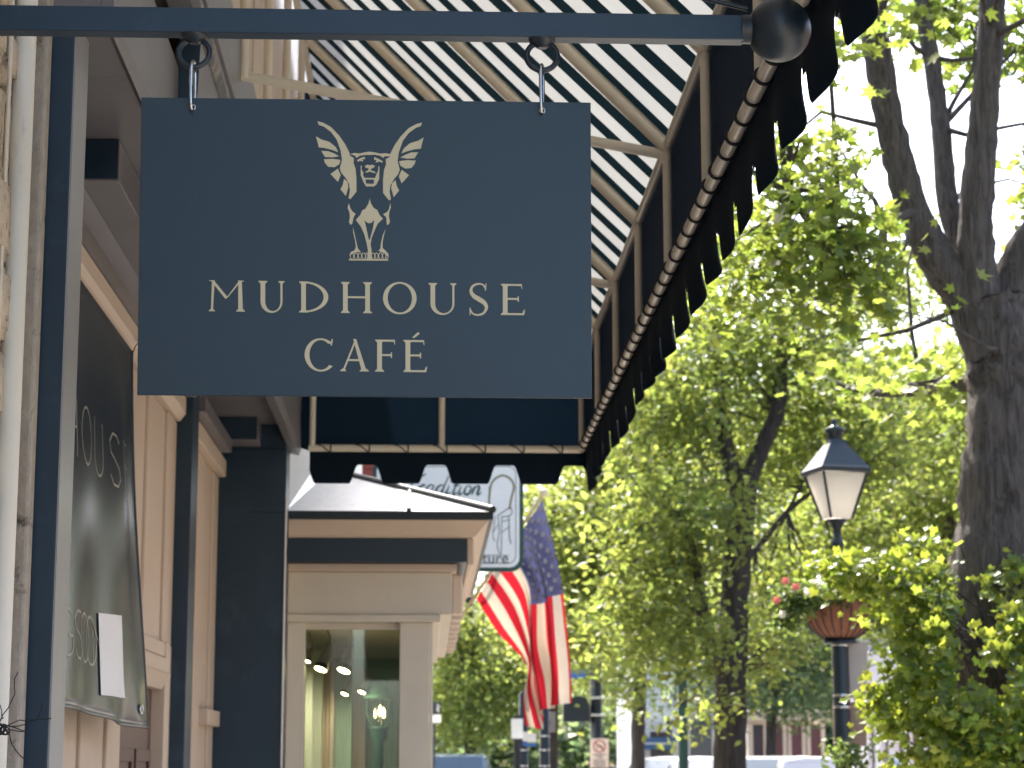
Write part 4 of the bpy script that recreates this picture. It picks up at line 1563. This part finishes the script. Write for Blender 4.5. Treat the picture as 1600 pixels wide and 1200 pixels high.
# ivy round the foot of the trunk
iv = thing('ivy', foot(1560, Y1), 'ivy climbing the foot of the big trunk, bright in the sun on its left side', 'ivy')
iblobs = [pxblob(1360, 900, 12.0, 100, 32, .25, 520), pxblob(1440, 935, 11.9, 60, 60, .25, 420), pxblob(1330, 888, 12.0, 65, 22, .2, 220), pxblob(1430, 1040, 11.9, 55, 45, .25, 300),
          pxblob(1395, 1105, 11.9, 55, 45, .25, 380), pxblob(1480, 1000, 11.7, 60, 80, .3, 420), pxblob(1500, 1130, 11.6, 70, 80, .3, 640), pxblob(1580, 1000, 11.9, 60, 80, .15, 420),
          pxblob(1590, 1120, 11.7, 70, 90, .25, 620), pxblob(1540, 920, 12.1, 40, 30, .1, 70), pxblob(1590, 900, 12.1, 35, 40, .1, 90), pxblob(1480, 1190, 11.7, 80, 40, .3, 340),
          pxblob(1580, 1230, 11.7, 110, 60, .3, 500), pxblob(1440, 860, 12.2, 50, 30, .2, 160), pxblob(1380, 965, 12.1, 30, 20, .2, 60)]
pos = blob_points(iblobs, 6, .06)
pos = keep_clear(pos, [(1492, 850, 1532, 1075), (1530, 940, 1560, 985), (1545, 1040, 1575, 1090)], .93)
n = len(pos)
rot = rand_rot(n, .2)
# leaves face outwards (towards the street and the camera)
nz = rng.normal(size=(n, 3)) * .55 + np.array([-.25, -.75, .55])
nz /= np.linalg.norm(nz, axis=1, keepdims=True)
a_ = rng.normal(size=(n, 3)) * .4 + np.array([0, 0, -1.0])
y_ = a_ - nz * np.sum(a_ * nz, axis=1, keepdims=True); y_ /= np.linalg.norm(y_, axis=1, keepdims=True)
rot = np.stack([np.cross(y_, nz), y_, nz], axis=2)
sz = rng.uniform(.05, .095, n)
x, y, dz = on_px(pos)
order = np.argsort(-np.where((x < 1610) & (y < 1210), sz / dz, 0))
me = leaf_cloud_mesh('leaf', np.zeros((1, 3)), np.eye(3)[None], np.ones(1), 'ivy', L_ivy)
fp = foot(1560, Y1)
for i in order[:300]:
    o = bpy.data.objects.new('leaf', me); C.objects.link(o); o.parent = iv
    o.matrix_parent_inverse = Matrix.Translation((-fp[0], -fp[1], -fp[2]))
    mm = Matrix([list(rot[i][r]) + [0] for r in range(3)] + [[0, 0, 0, 1]])
    o.matrix_basis = Matrix.Translation(Vector(pos[i])) @ mm @ Matrix.Scale(float(sz[i]), 4)
o = bpy.data.objects.new('leaves', leaf_cloud_mesh('leaves', pos[order[300:]], rot[order[300:]], sz[order[300:]], 'ivy', L_ivy))
C.objects.link(o); o.parent = iv; o.matrix_parent_inverse = Matrix.Translation((-fp[0], -fp[1], -fp[2])); tag(o, kind='stuff')
b = MB()
for k in range(40):
    e_ = Vector(pos[rng.integers(n)])
    s_ = Vector((fp[0] + random.uniform(-.25, .2), Y1 - .3, e_.z - random.uniform(.2, .6)))
    b.tube([s_, s_.lerp(e_, .5) + Vector((random.gauss(0, .05), random.gauss(0, .05), random.gauss(0, .05))), e_], [.009, .006, .003], 5, cap=False)
tag(b.build('stems', M_bark2, iv), kind='stuff')

# ------------------------------------------------------------------ trees down the street
Y2 = 24.0
tree('street_tree', 'dark forked street tree just left of the lamp post, standing mid-distance', [
    ([foot(1138, Y2), A(1140, 1190, Y2), A(1143, 1050, Y2), A(1150, 900, Y2), A(1158, 800, Y2), A(1166, 735, Y2)], [.22, .19, .175, .165, .16, .14]),
    ([A(1160, 790, Y2), A(1140, 720, Y2), A(1125, 640, Y2), A(1118, 560, Y2), A(1112, 470, Y2), A(1120, 350, Y2)], [.11, .095, .085, .075, .06, .04]),
    ([A(1162, 770, Y2), A(1190, 700, Y2), A(1215, 640, Y2), A(1222, 560, Y2), A(1250, 470, Y2), A(1290, 380, Y2)], [.11, .10, .09, .075, .06, .04]),
    ([A(1140, 1050, Y2), A(1112, 1020, Y2 - .2), A(1098, 960, Y2 - .4), A(1084, 880, Y2 - .5), A(1062, 800, Y2 - .6)], [.11, .09, .08, .065, .04]),
    ([A(1150, 880, Y2), A(1180, 860, Y2 + .3), A(1230, 800, Y2 + .5), A(1280, 760, Y2 + .6)], [.05, .04, .03, .02]),
    ([A(1140, 690, Y2), A(1095, 660, Y2), A(1050, 610, Y2)], [.05, .04, .02]),
], [
    pxblob(1040, 640, 23.5, 90, 90, 1.2, 2828), pxblob(1130, 520, 24, 120, 90, 1.5, 3046), pxblob(1260, 560, 24.5, 120, 90, 1.5, 2828),
    pxblob(1200, 700, 25.2, 120, 90, 1.2, 2828), pxblob(1350, 690, 25, 110, 100, 1.5, 3046), pxblob(1050, 820, 23.2, 110, 90, 1.2, 2828),
    pxblob(1220, 900, 25.5, 90, 70, 1, 1414), pxblob(1010, 960, 23.0, 90, 80, 1, 1958), pxblob(1190, 1000, 24.6, 70, 70, .8, 870),
    pxblob(1150, 380, 25, 110, 70, 1.5, 979), pxblob(1420, 440, 25.5, 120, 60, 1.5, 1500), pxblob(1330, 470, 25, 80, 60, 1.5, 652), pxblob(1090, 1010, 22.8, 50, 50, .6, 544),
    pxblob(1120, 1110, 23.4, 40, 30, .5, 174), pxblob(1050, 1110, 23.0, 25, 30, .4, 108),
], .105, 'oval', L_mid, M_bark2, 'trees along the street', per=16, spread=.26, twigs=110, clear=[(1350, 515, 1460, 580)])

specs = [
    ('tall leafy tree behind the lamp and big trunk, its crown filling the right background', 1480, 31, .17, L_mid,
     [(1480, 640, 150, 110, 2600), (1400, 790, 130, 110, 2600), (1530, 820, 130, 130, 2200), (1300, 830, 110, 100, 2200), (1440, 960, 130, 90, 1800), (1580, 560, 90, 120, 1200), (1380, 590, 60, 30, 300)], .13),
    ('sunlit tree behind the flag, its yellowish foliage reaching up to the awning end', 862, 34, .10, L_yel,
     [(930, 780, 90, 80, 1900), (880, 870, 90, 80, 1900), (985, 690, 80, 70, 1500), (960, 900, 90, 80, 1700), (900, 990, 90, 70, 1500), (1000, 800, 80, 80, 1300), (1010, 580, 60, 70, 800), (820, 790, 50, 40, 500)], .13),
    ('yellow green tree left of the flag, low over the parked dark car', 735, 52, .13, L_yel,
     [(740, 1000, 90, 70, 1900), (770, 1080, 90, 70, 1900), (700, 1080, 70, 70, 1600), (820, 1040, 80, 70, 1500), (740, 1140, 90, 35, 900), (690, 960, 40, 50, 500)], .16),
    ('slim brown trunked tree in front of the white facade with blue awning', 997, 42, .14, L_mid,
     [(990, 1000, 100, 60, 1700), (1050, 930, 100, 70, 1700), (930, 960, 70, 60, 1300), (960, 1070, 70, 35, 700)], .14),
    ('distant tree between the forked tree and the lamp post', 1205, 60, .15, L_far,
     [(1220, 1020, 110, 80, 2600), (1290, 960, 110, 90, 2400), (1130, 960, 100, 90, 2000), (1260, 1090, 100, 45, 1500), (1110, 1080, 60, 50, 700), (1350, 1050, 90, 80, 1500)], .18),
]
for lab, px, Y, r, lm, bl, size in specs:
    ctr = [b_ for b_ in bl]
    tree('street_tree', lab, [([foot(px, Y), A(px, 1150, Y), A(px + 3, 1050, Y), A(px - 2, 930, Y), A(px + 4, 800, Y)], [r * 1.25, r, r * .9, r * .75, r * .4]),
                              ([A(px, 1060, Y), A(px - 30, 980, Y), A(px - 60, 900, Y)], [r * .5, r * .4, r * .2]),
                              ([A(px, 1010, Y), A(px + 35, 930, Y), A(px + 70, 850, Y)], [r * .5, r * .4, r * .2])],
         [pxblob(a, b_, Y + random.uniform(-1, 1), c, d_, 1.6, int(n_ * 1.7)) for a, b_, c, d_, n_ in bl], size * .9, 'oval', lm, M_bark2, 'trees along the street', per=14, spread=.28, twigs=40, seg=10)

# far wooded mass closing the street
fb = []
for k in range(26):
    px = 640 + k * 42
    fb.append(pxblob(px, 1060 - 60 * abs(math.sin(k * 1.7)), 95 + 12 * random.random(), 70, 110, 4, 900))
for k in range(14):
    fb.append(pxblob(900 + k * 55, 850 - 50 * math.sin(k * 2.1), 100 + 10 * random.random(), 80, 110, 4, 700))
for k in range(22):
    fb.append(pxblob(980 + (k % 11) * 56, 640 + 110 * (k // 11) + 40 * math.sin(k * 2.7), 90 + 14 * random.random(), 70, 90, 4, 800))
for k in range(24):
    fb.append(pxblob(640 + k * 40, 1150, 80 + 6 * random.random(), 50, 55, 3, 500))
pos = blob_points(fb, 14, .7)
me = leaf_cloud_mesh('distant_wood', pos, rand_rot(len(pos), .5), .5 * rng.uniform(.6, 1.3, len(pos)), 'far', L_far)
o = bpy.data.objects.new('distant_wood', me); C.objects.link(o)
tag(o, 'hazy green mass of far trees closing the end of the street', 'wood', kind='stuff')

# ------------------------------------------------------------------ street lamp, basket, banner panels
YLm = 16.0
bx = foot(1318, YLm)[0]
by = YLm
lamp = thing('street_lamp', (bx, by, 0), 'dark street lamp with a frosted four sided lantern above the flower basket', 'street lamp')
zy = lambda y: at(1310, y, YLm).z
xoff = 0.0
m = MB()
m.lathe((bx, by, 0), [(.14, 0), (.14, .12), (.10, .2), (.085, .6), (.064, .75), (.062, zy(1000)), (.045, zy(985)), (.045, zy(930)), (.036, zy(915)), (.034, zy(858)), (.05, zy(852)), (.045, zy(846)), (.028, zy(840)), (.030, zy(828)), (.055, zy(818)), (.085, zy(812)), (.01, zy(811))], 20)
m.build('post', M_lampblack, lamp)
rz = R_(45 + 13)
s2 = math.sqrt(2)


def frus(prof):
    b = MB(); b.lathe((bx, by, 0), [(r * s2, z_) for r, z_ in prof], 4, smooth=False, rot=rz); return b


hw = lambda wpx: wpx * 16.3 / FPX / 2 / 1.19
b = frus([(hw(96), zy(741)), (hw(98), zy(735)), (hw(90), zy(731)), (hw(32), zy(694)), (hw(30), zy(688))]); b.build('roof', M_lampblack, lamp)
m = MB(); m.lathe((bx, by, 0), [(hw(28), zy(690)), (hw(28), zy(678)), (hw(38), zy(676)), (hw(38), zy(670)), (hw(14), zy(666)), (hw(8), zy(662)), (hw(12), zy(658)), (hw(2), zy(653))], 16)
m.build('finial', M_lampblack, lamp)
M_frost = cloth_mat('frosted lamp glass', (.85, .83, .78), (.95, .91, .82), .72, rough=.35)
gl = []
r0, r1, z0, z1 = hw(42) * s2, hw(86) * s2, zy(811), zy(742)
cs = [(math.cos(rz + k * math.pi / 2), math.sin(rz + k * math.pi / 2)) for k in range(4)]
for k in range(4):
    c0, c1 = cs[k], cs[(k + 1) % 4]
    b = MB()
    ins = .95
    P = [(bx + r0 * c0[0] * ins, by + r0 * c0[1] * ins, z0), (bx + r0 * c1[0] * ins, by + r0 * c1[1] * ins, z0), (bx + r1 * c1[0] * ins, by + r1 * c1[1] * ins, z1), (bx + r1 * c0[0] * ins, by + r1 * c0[1] * ins, z1)]
    b.add(P, [(0, 1, 2, 3)])
    o = b.build('pane', M_frost, lamp)
m = MB()
for c0 in cs:
    m.tube([(bx + r0 * c0[0], by + r0 * c0[1], z0), (bx + r1 * c0[0], by + r1 * c0[1], z1)], .011, 6)
m.build('lantern_frame', M_lampblack, lamp)
# flower basket round the post
fbk = thing('flower_basket', (bx, by, zy(1000)), 'brown coir lined half round basket of pink flowers on the lamp post', 'flower basket')
prof = []
zt, zb_ = zy(940), zy(1001)
for k in range(9):
    a = R_(90 * k / 8)
    prof.append((max(.08, .275 * math.sin(a) ** .8), zb_ + (zt - zb_) * (1 - math.cos(a))))
m = MB(); m.lathe((bx, by, 0), prof, 40); m.build('liner', M_terra, fbk)
for k in range(22):
    th = k * 2 * math.pi / 22
    b = MB(); b.tube([(bx + (r + .008) * math.cos(th), by + (r + .008) * math.sin(th), z_) for r, z_ in prof], .0045, 6); b.build('wire_rib', M_black, fbk)
m = MB()
m.tube([(bx + .282 * math.cos(t * .2618), by + .282 * math.sin(t * .2618), zt) for t in range(24)], .008, 8, closed=True)
m.lathe((bx, by, 0), [(.13, zb_ - .02), (.13, zb_ + .004), (.05, zb_ + .005)], 20)
m.build('rim', M_black, fbk)
bl = [pxblob(1250, 935, 15.75, 40, 34, .15, 620), pxblob(1300, 928, 15.75, 45, 20, .2, 420), pxblob(1360, 930, 15.9, 35, 25, .25, 260), pxblob(1228, 965, 15.75, 22, 45, .12, 380), pxblob(1325, 1185, 15.8, 45, 30, .15, 300)]
pos = blob_points(bl, 7, .04)
o = bpy.data.objects.new('foliage', leaf_cloud_mesh('foliage', pos, rand_rot(len(pos), .3), rng.uniform(.03, .065, len(pos)), 'oval', L_fern)); C.objects.link(o)
o.parent = fbk; o.matrix_parent_inverse = Matrix.Translation((-bx, -by, -zy(1000))); tag(o, kind='stuff')
for nm, mm, pts in (('pink_flower', F_pink, [(1227, 908), (1243, 917), (1213, 938), (1302, 917), (1350, 912)]), ('white_flower', F_white, [(1222, 960), (1262, 925), (1275, 910)])):
    for px_, py_ in pts:
        b = MB()
        c = at(px_, py_, 15.58)
        for k in range(6):
            th = k * math.pi / 3
            d1 = Vector((math.cos(th), -.5, math.sin(th))); d2 = Vector((math.cos(th + .8), -.3, math.sin(th + .8))); d3 = Vector((math.cos(th - .8), -.3, math.sin(th - .8)))
            b.add([c, c + d3 * .022, c + d1 * .034, c + d2 * .022], [(0, 1, 2, 3)])
        b.build(nm, mm, fbk)
# panels strapped to the post
pn = thing('post_banner', (bx, by + .05, zy(1090)), 'two small weathered panels strapped to the lamp post below the basket', 'banner')
M_pan = mat('grey beige panel', (.40, .36, .32), .6, var=.08)
M_pan2 = mat('brown panel', (.28, .18, .13), .6, var=.1)
slab([(1302, 1003), (1356, 1003), (1354, 1091), (1303, 1091)], YLm + .08, .02, M_pan, 'panel', pn)
slab([(1302, 1097), (1355, 1097), (1354, 1166), (1303, 1166)], YLm + .08, .02, M_pan2, 'panel', pn)
for py in (1008, 1087, 1105, 1160):
    m = MB(); m.lathe((bx, by, 0), [(.067, zy(py + 2)), (.069, zy(py)), (.067, zy(py - 2))], 20)
    m.build('strap', M_steel, pn)
# ------------------------------------------------------------------ second lamp post, signals, signs
sp2 = thing('lamp_post', foot(1068, 28), 'plain dark post left of the forked street tree, its top lost in leaves', 'lamp post')
c = foot(1068, 28)
m = MB(); m.lathe(c, [(.12, 0), (.12, .15), (.07, .3), (.062, 4.2), (.03, 4.3)], 14); m.build('post', M_green, sp2)
zc = at(1068, 700, 28).z
m = MB(); m.lathe((c[0], c[1], 0), [(.05, 4.3), (.12, 4.32), (.2, 4.75), (.22, 4.76), (.06, 5.0), (.02, 5.1)], 4, smooth=False, rot=.8); m.build('lantern', M_green, sp2)

tsg = thing('traffic_signal', foot(932, 38), 'dark signal post with a boxy signal head seen from behind, right of the flag', 'traffic signal')
c = foot(932, 38)
m = MB(); m.lathe(c, [(.16, 0), (.16, .2), (.11, .3), (.105, 5.2), (.12, 5.25), (.02, 5.3)], 14); m.build('post', M_black, tsg)
sgd = [(880, 1128), (880, 1102), (886, 1092), (900, 1087), (916, 1090), (922, 1104), (922, 1128)]
slab(sgd, 37.7, .35, M_black, 'signal_head', tsg)
m = MB()
for py in (1117, 1090):
    a, b_ = at(924, py, 37.9), at(944, py, 37.9); m.tube([a, b_], .025, 8)
m.build('band', M_steel, tsg)
p0, p1 = at(885, 1061, 38), at(916, 1056, 38)
ss = thing('street_name_sign', at(898, 1056, 38), 'small blue street name sign on the signal post right of the flag', 'sign')
slab([(882, 1050), (915, 1047), (915, 1058), (882, 1061)], 37.95, .02, M_blue, 'plate', ss)
slab([(882.5, 1052.5), (888, 1052), (888, 1058), (882.5, 1058.5)], 37.94, .008, M_white, 'emblem', ss)
m = MB(); m.tube([at(914, 1053, 37.97), at(930, 1052, 38)], .02, 6); m.build('arm', M_black, ss)
ns = thing('no_entry_sign', at(936, 1178, 37.6), 'small white prohibition sign with a red slashed circle on the signal post', 'sign')
slab([(922, 1154), (951, 1154), (951, 1199), (922, 1199)], 37.6, .01, mat('pink white sign', (.66, .56, .50), .5), 'plate', ns)
F = Flat(lambda x, y, k: at(x, y, 37.595 - k * .001))
F.stroke(ell(936.5, 1166, 9, 9, 0, 360, 28), 1.8); F.stroke([(930, 1160), (943, 1172)], 1.7)
F.m.build('ring', M_red, ns)
F = Flat(lambda x, y, k: at(x, y, 37.593 - k * .001))
F.stroke(curve([(932, 1170), (935, 1165), (940, 1166), (941, 1169)], 4), 1.2)
for yy in (1179, 1183, 1188, 1192, 1196):
    F.stroke([(927 + (4 if yy == 1183 else 0), yy), (946 - (4 if yy == 1183 else 0), yy)], 1.3)
tag(F.m.build('lettering', M_ink, ns), kind='stuff')

# dark posts with small signs below the flag
for i, (px, Y, wpx, lab) in enumerate(((851, 30, 15, 'dark post with banded collars directly under the flag'), (818, 33, 14, 'dark post left of the one under the flag, with white plates'))):
    c = foot(px, Y)
    t = thing('sign_post', c, lab, 'post', 'dark posts under the flag')
    r = wpx * Y / FPX / 2
    top = at(px, 1085, Y).z
    m = MB(); m.lathe(c, [(r * 1.4, 0), (r * 1.4, .2), (r, .3), (r, top), (r * .4, top + .05)], 14); m.build('post', M_black, t)
    m = MB()
    for py in (1172, 1197, 1150):
        m.lathe((c[0], c[1], at(px, py, Y).z), [(r * 1.05, -.012), (r * 1.1, 0), (r * 1.05, .012)], 14)
    m.build('band', M_steel, t)
wb = thing('notice_board', at(820, 1140, 29.5), 'white notice plates with a blue foot hanging just left of the flag tail', 'sign')
slab([(799, 1123), (817, 1123), (817, 1154), (799, 1154)], 29.7, .02, M_signwhite, 'plate', wb)
slab([(817, 1143), (838, 1146), (838, 1160), (817, 1158)], 29.5, .02, M_white, 'plate', wb)
slab([(817, 1160), (838, 1162), (838, 1167), (817, 1165)], 29.5, .02, M_blue, 'blue_strip', wb)
m = MB(); c = foot(808, 29.8); m.tube([c, (c[0], c[1], at(808, 1118, 29.8).z)], .05, 10); m.build('post', M_black, wb)
tl = thing('small_signal', at(872, 1128, 33), 'grey pedestrian signal box beside the flag tail', 'signal')
slab([(857, 1112), (868, 1112), (868, 1144), (857, 1144)], 30.2, .15, M_lgrey, 'box', tl)
m = MB(); m.tube([at(862, 1128, 30.3), at(852, 1128, 30.05)], .02, 6); m.build('arm', M_black, tl)
ks = thing('kerb_sign', at(684, 1112, 44), 'black and white street sign just beside the corner post of the cream shop', 'sign')
slab([(668, 1097), (688.5, 1097), (688.5, 1116), (668, 1116)], 44, .02, M_black, 'upper_plate', ks)
slab([(668, 1117), (689, 1117), (689, 1129), (668, 1129)], 44, .02, M_white, 'lower_plate', ks)
F = Flat(lambda x, y, k: at(x, y, 43.99 - k * .001)); F.stroke(curve([(683, 1101), (686, 1104), (683, 1108), (686, 1112)], 4), 1.5); F.m.build('mark', M_white, ks)
c = foot(678, 44.05); m = MB(); m.tube([c, (c[0], c[1], at(678, 1096, 44).z)], .03, 8); m.build('post', M_black, ks)
pm = thing('parking_meter', foot(1402, 22), 'pale domed parking meter low beside the ivy', 'parking meter')
c = foot(1402, 22); zt = at(1402, 1184, 22).z
m = MB(); m.lathe((c[0], c[1], 0), [(.09, 0), (.09, .03), (.03, .05), (.03, zt - .35), (.07, zt - .33), (.085, zt - .2)], 14); m.build('post', M_black, pm)
m = MB(); m.lathe((c[0], c[1], 0), [(.088, zt - .2), (.09, zt - .10), (.075, zt - .04), (.045, zt - .01), (.008, zt)], 16); m.build('dome', mat('pale blue enamel', (.55, .62, .66), .3), pm)


# ------------------------------------------------------------------ facades down the street
def facade(name, label, x0, x1, Y, h, wallm, nwin, nst, trim=M_white, awn=None, depth=8):
    t = thing(name, ((x0 + x1) / 2, Y, 0), label, 'building')
    m = MB(); m.box((x0, Y, 0), (x1, Y + depth, h)); m.build('wall', wallm, t)
    m = MB(); m.box((x0 - .15, Y - .3, h), (x1 + .15, Y + depth, h + .35), bev=.05); m.build('cornice', trim, t)
    dx = (x1 - x0) / nwin
    for s in range(nst):
        for k in range(nwin):
            a = x0 + dx * (k + .22); b_ = x0 + dx * (k + .78)
            z0 = .5 + s * 3.4; z1 = z0 + (2.1 if s else 2.3)
            f = MB(); f.box((a - .1, Y - .08, z0 - .1), (b_ + .1, Y - .002, z0)); f.box((a - .1, Y - .08, z1), (b_ + .1, Y - .002, z1 + .14)); f.box((a - .1, Y - .08, z0 + .001), (a, Y - .002, z1 - .001)); f.box((b_, Y - .08, z0 + .001), (b_ + .1, Y - .002, z1 - .001))
            wo = f.build('window', trim, t)
            g = MB(); g.box((a + .001, Y - .03, z0 + .001), (b_ - .001, Y - .004, z1 - .001)); g.build('pane', mat('dark window', (.03, .04, .05), .08, .6), wo)
    return t


fc1 = facade('white_shop', 'white far shopfront with a blue awning, behind the slim brown trunk', at(1002, 1190, 62).x, at(1062, 1190, 62).x + 1.2, 62, 5.0, M_white, 2, 1)
slab([(1000, 1152), (1056, 1152), (1056, 1171), (998, 1171)], 61.2, .9, mat('blue awning cloth', (.05, .11, .20), .7), 'awning', fc1)
slab([(1000, 1160.5), (1056, 1161), (1056, 1163), (1000, 1162.5)], 61.15, .03, M_white, 'awning_stripe', fc1)
F = Flat(lambda x, y, k: at(x, y, 61.7 - k * .01))
for yy in (1129, 1134, 1139):
    F.stroke([(1008, yy), (1036, yy + .3)], 1.2)
tag(F.m.build('fascia_lettering', M_lgrey, fc1), kind='stuff')
slab([(1004, 1124), (1041, 1124), (1041, 1143), (1004, 1143)], 61.8, .1, M_white, 'fascia_sign', fc1)
facade('cream_shop', 'cream far shopfront with tall pilasters, right of the forked tree', at(1170, 1190, 70).x, at(1290, 1190, 70).x, 70, 2.9, M_cream, 4, 1, M_tan)
ws = thing('white_facade', (13.5, 55, 0), 'white columned facade low behind the lamp post and ivy', 'building')
x0, x1 = at(1335, 1190, 45).x, at(1520, 1190, 45).x
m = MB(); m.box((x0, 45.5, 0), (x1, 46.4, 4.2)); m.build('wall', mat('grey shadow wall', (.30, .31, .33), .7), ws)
for k in range(9):
    xx = x0 + (x1 - x0) * k / 8.5
    b = MB(); b.lathe((xx, 45.2, 0), [(.2, 0), (.2, .15), (.14, .2), (.12, 3.0), (.2, 3.1), (.2, 3.2)], 14); b.build('column', M_white, ws)
m = MB(); m.box((x0 - .3, 44.9, 3.21), (x1, 45.6, 3.9), bev=.04); m.build('entablature', M_white, ws)

# row of buildings across the street and behind, for reflections and bounce
facade2 = []
for k, (y0, y1, h, mm, lab) in enumerate(((-30, -8, 9, M_brick, 'long brick block across the street behind the viewer'), (-8, 14, 8, M_cream, 'cream block across the street opposite the cafe'), (14, 38, 9, M_brick, 'brick block across the street behind the big maple'))):
    t = thing('street_block', (17, (y0 + y1) / 2, 0), lab, 'building')
    m = MB(); m.box((16, y0 + .01, 0), (26, y1 - .01, h)); m.build('wall', mm, t)
    for s in range(2):
        for j in range(6):
            ya = y0 + (y1 - y0) * (j + .25) / 6; yb = y0 + (y1 - y0) * (j + .75) / 6
            f = MB(); f.box((15.9, ya, .6 + s * 3.8), (15.999, yb, .72 + s * 3.8)); f.box((15.9, ya, 3.0 + s * 3.8), (15.999, yb, 3.15 + s * 3.8))
            wo = f.build('window', M_white, t)
            g = MB(); g.box((15.95, ya, .73 + s * 3.8), (15.998, yb, 2.99 + s * 3.8)); g.build('pane', mat('dark window', (.03, .04, .05), .08, .6), wo)


# ------------------------------------------------------------------ parked cars
def car(name, label, c, rot, paint, h=1.62, L=4.5, W=1.85):
    t = thing(name, (0, 0, 0), label, 'car', 'cars parked down the street')
    prof = [(-L / 2, .45), (-L / 2 + .05, .85), (-L / 2 + .9, 1.0), (-L / 2 + 1.55, h - .06), (-L / 2 + 2.2, h), (L / 2 - 1.0, h - .03), (L / 2 - .25, 1.05), (L / 2, .9), (L / 2, .4), (L / 2 - .3, .28), (-L / 2 + .3, .28)]
    b = MB()
    n = len(prof)
    for yy, ins in ((-W / 2, 1), (-W / 2 + .12, 0), (W / 2 - .12, 0), (W / 2, 1)):
        for x_, z_ in prof:
            k = max(0, (z_ - .95) / (h - .95))
            b.v.append((x_ * (1 - .02 * ins), yy * (1 - .16 * k), z_ - (.03 * ins if z_ > 1.2 else 0)))
    for r in range(3):
        for i in range(n):
            j = (i + 1) % n
            b.f.append([r * n + i, r * n + j, (r + 1) * n + j, (r + 1) * n + i]); b.mi.append(0); b.sm.append(False)
    b.f.append(list(range(n))); b.mi.append(0); b.sm.append(False)
    b.f.append(list(range(4 * n - 1, 3 * n - 1, -1))); b.mi.append(0); b.sm.append(False)
    bo = b.build('body', paint, t)
    gm_ = mat('car glass', (.05, .08, .11), .08, .6)
    wy = W / 2 * .84
    b = MB(); b.add([(-L / 2 + .88, -wy, 1.02), (-L / 2 + .88, wy, 1.02), (-L / 2 + 1.50, wy * .93, h - .07), (-L / 2 + 1.50, -wy * .93, h - .07)], [(0, 1, 2, 3)])
    for v in range(4): b.v[v] = (b.v[v][0] - .02, b.v[v][1], b.v[v][2] + .012)
    b.build('windscreen', gm_, t)
    for sgn in (-1, 1):
        b = MB(); b.add([(-L / 2 + 1.1, sgn * (wy * 1.04 + .05), 1.02), (L / 2 - .6, sgn * (wy * 1.04 + .05), 1.02), (L / 2 - 1.05, sgn * (wy * .93 + .07), h - .12), (-L / 2 + 1.65, sgn * (wy * .93 + .07), h - .12)], [(0, 1, 2, 3)])
        b.build('side_window', gm_, t)
        b = MB(); b.box((-L / 2 - .01, sgn * .55 - .17, .66), (-L / 2 + .05, sgn * .55 + .17, .82), bev=.02); b.build('headlight', M_white, t)
        b = MB(); b.box((-L / 2 + 1.2, sgn * W / 2, 1.0), (-L / 2 + 1.35, sgn * (W / 2 + .17), 1.13), bev=.03); b.build('mirror', paint, t)
        for xx in (-L / 2 + .8, L / 2 - .8):
            b = MB(); b.tube([(xx, sgn * (W / 2 - .2), .33), (xx, sgn * (W / 2 + .01), .33)], .33, 20); wl = b.build('wheel', M_black, t)
            b = MB(); b.tube([(xx, sgn * (W / 2 + .012), .33), (xx, sgn * (W / 2 + .02), .33)], .2, 14); b.build('rim', M_steel, wl)
    t.location = (c[0], c[1], -.15)
    t.rotation_euler = (0, 0, rot)
    return t


P_w = mat('white car paint', (.70, .70, .70), .25, coat=.6, var=.02)
P_b = mat('blue grey car paint', (.10, .15, .20), .25, coat=.6, var=.02)
car('parked_car', 'blue grey car with a wide windscreen beside the cream shop corner, low at the left', (foot(705, 48)[0], 48, 0), R_(86), P_b, h=1.92)
car('parked_car', 'white car at the kerb below the blue awning', (foot(1065, 47)[0], 47, 0), R_(30), P_w, h=1.86)
car('parked_car', 'white car at the kerb right of the forked tree', (foot(1215, 44)[0], 44, 0), R_(40), P_w, h=1.86)
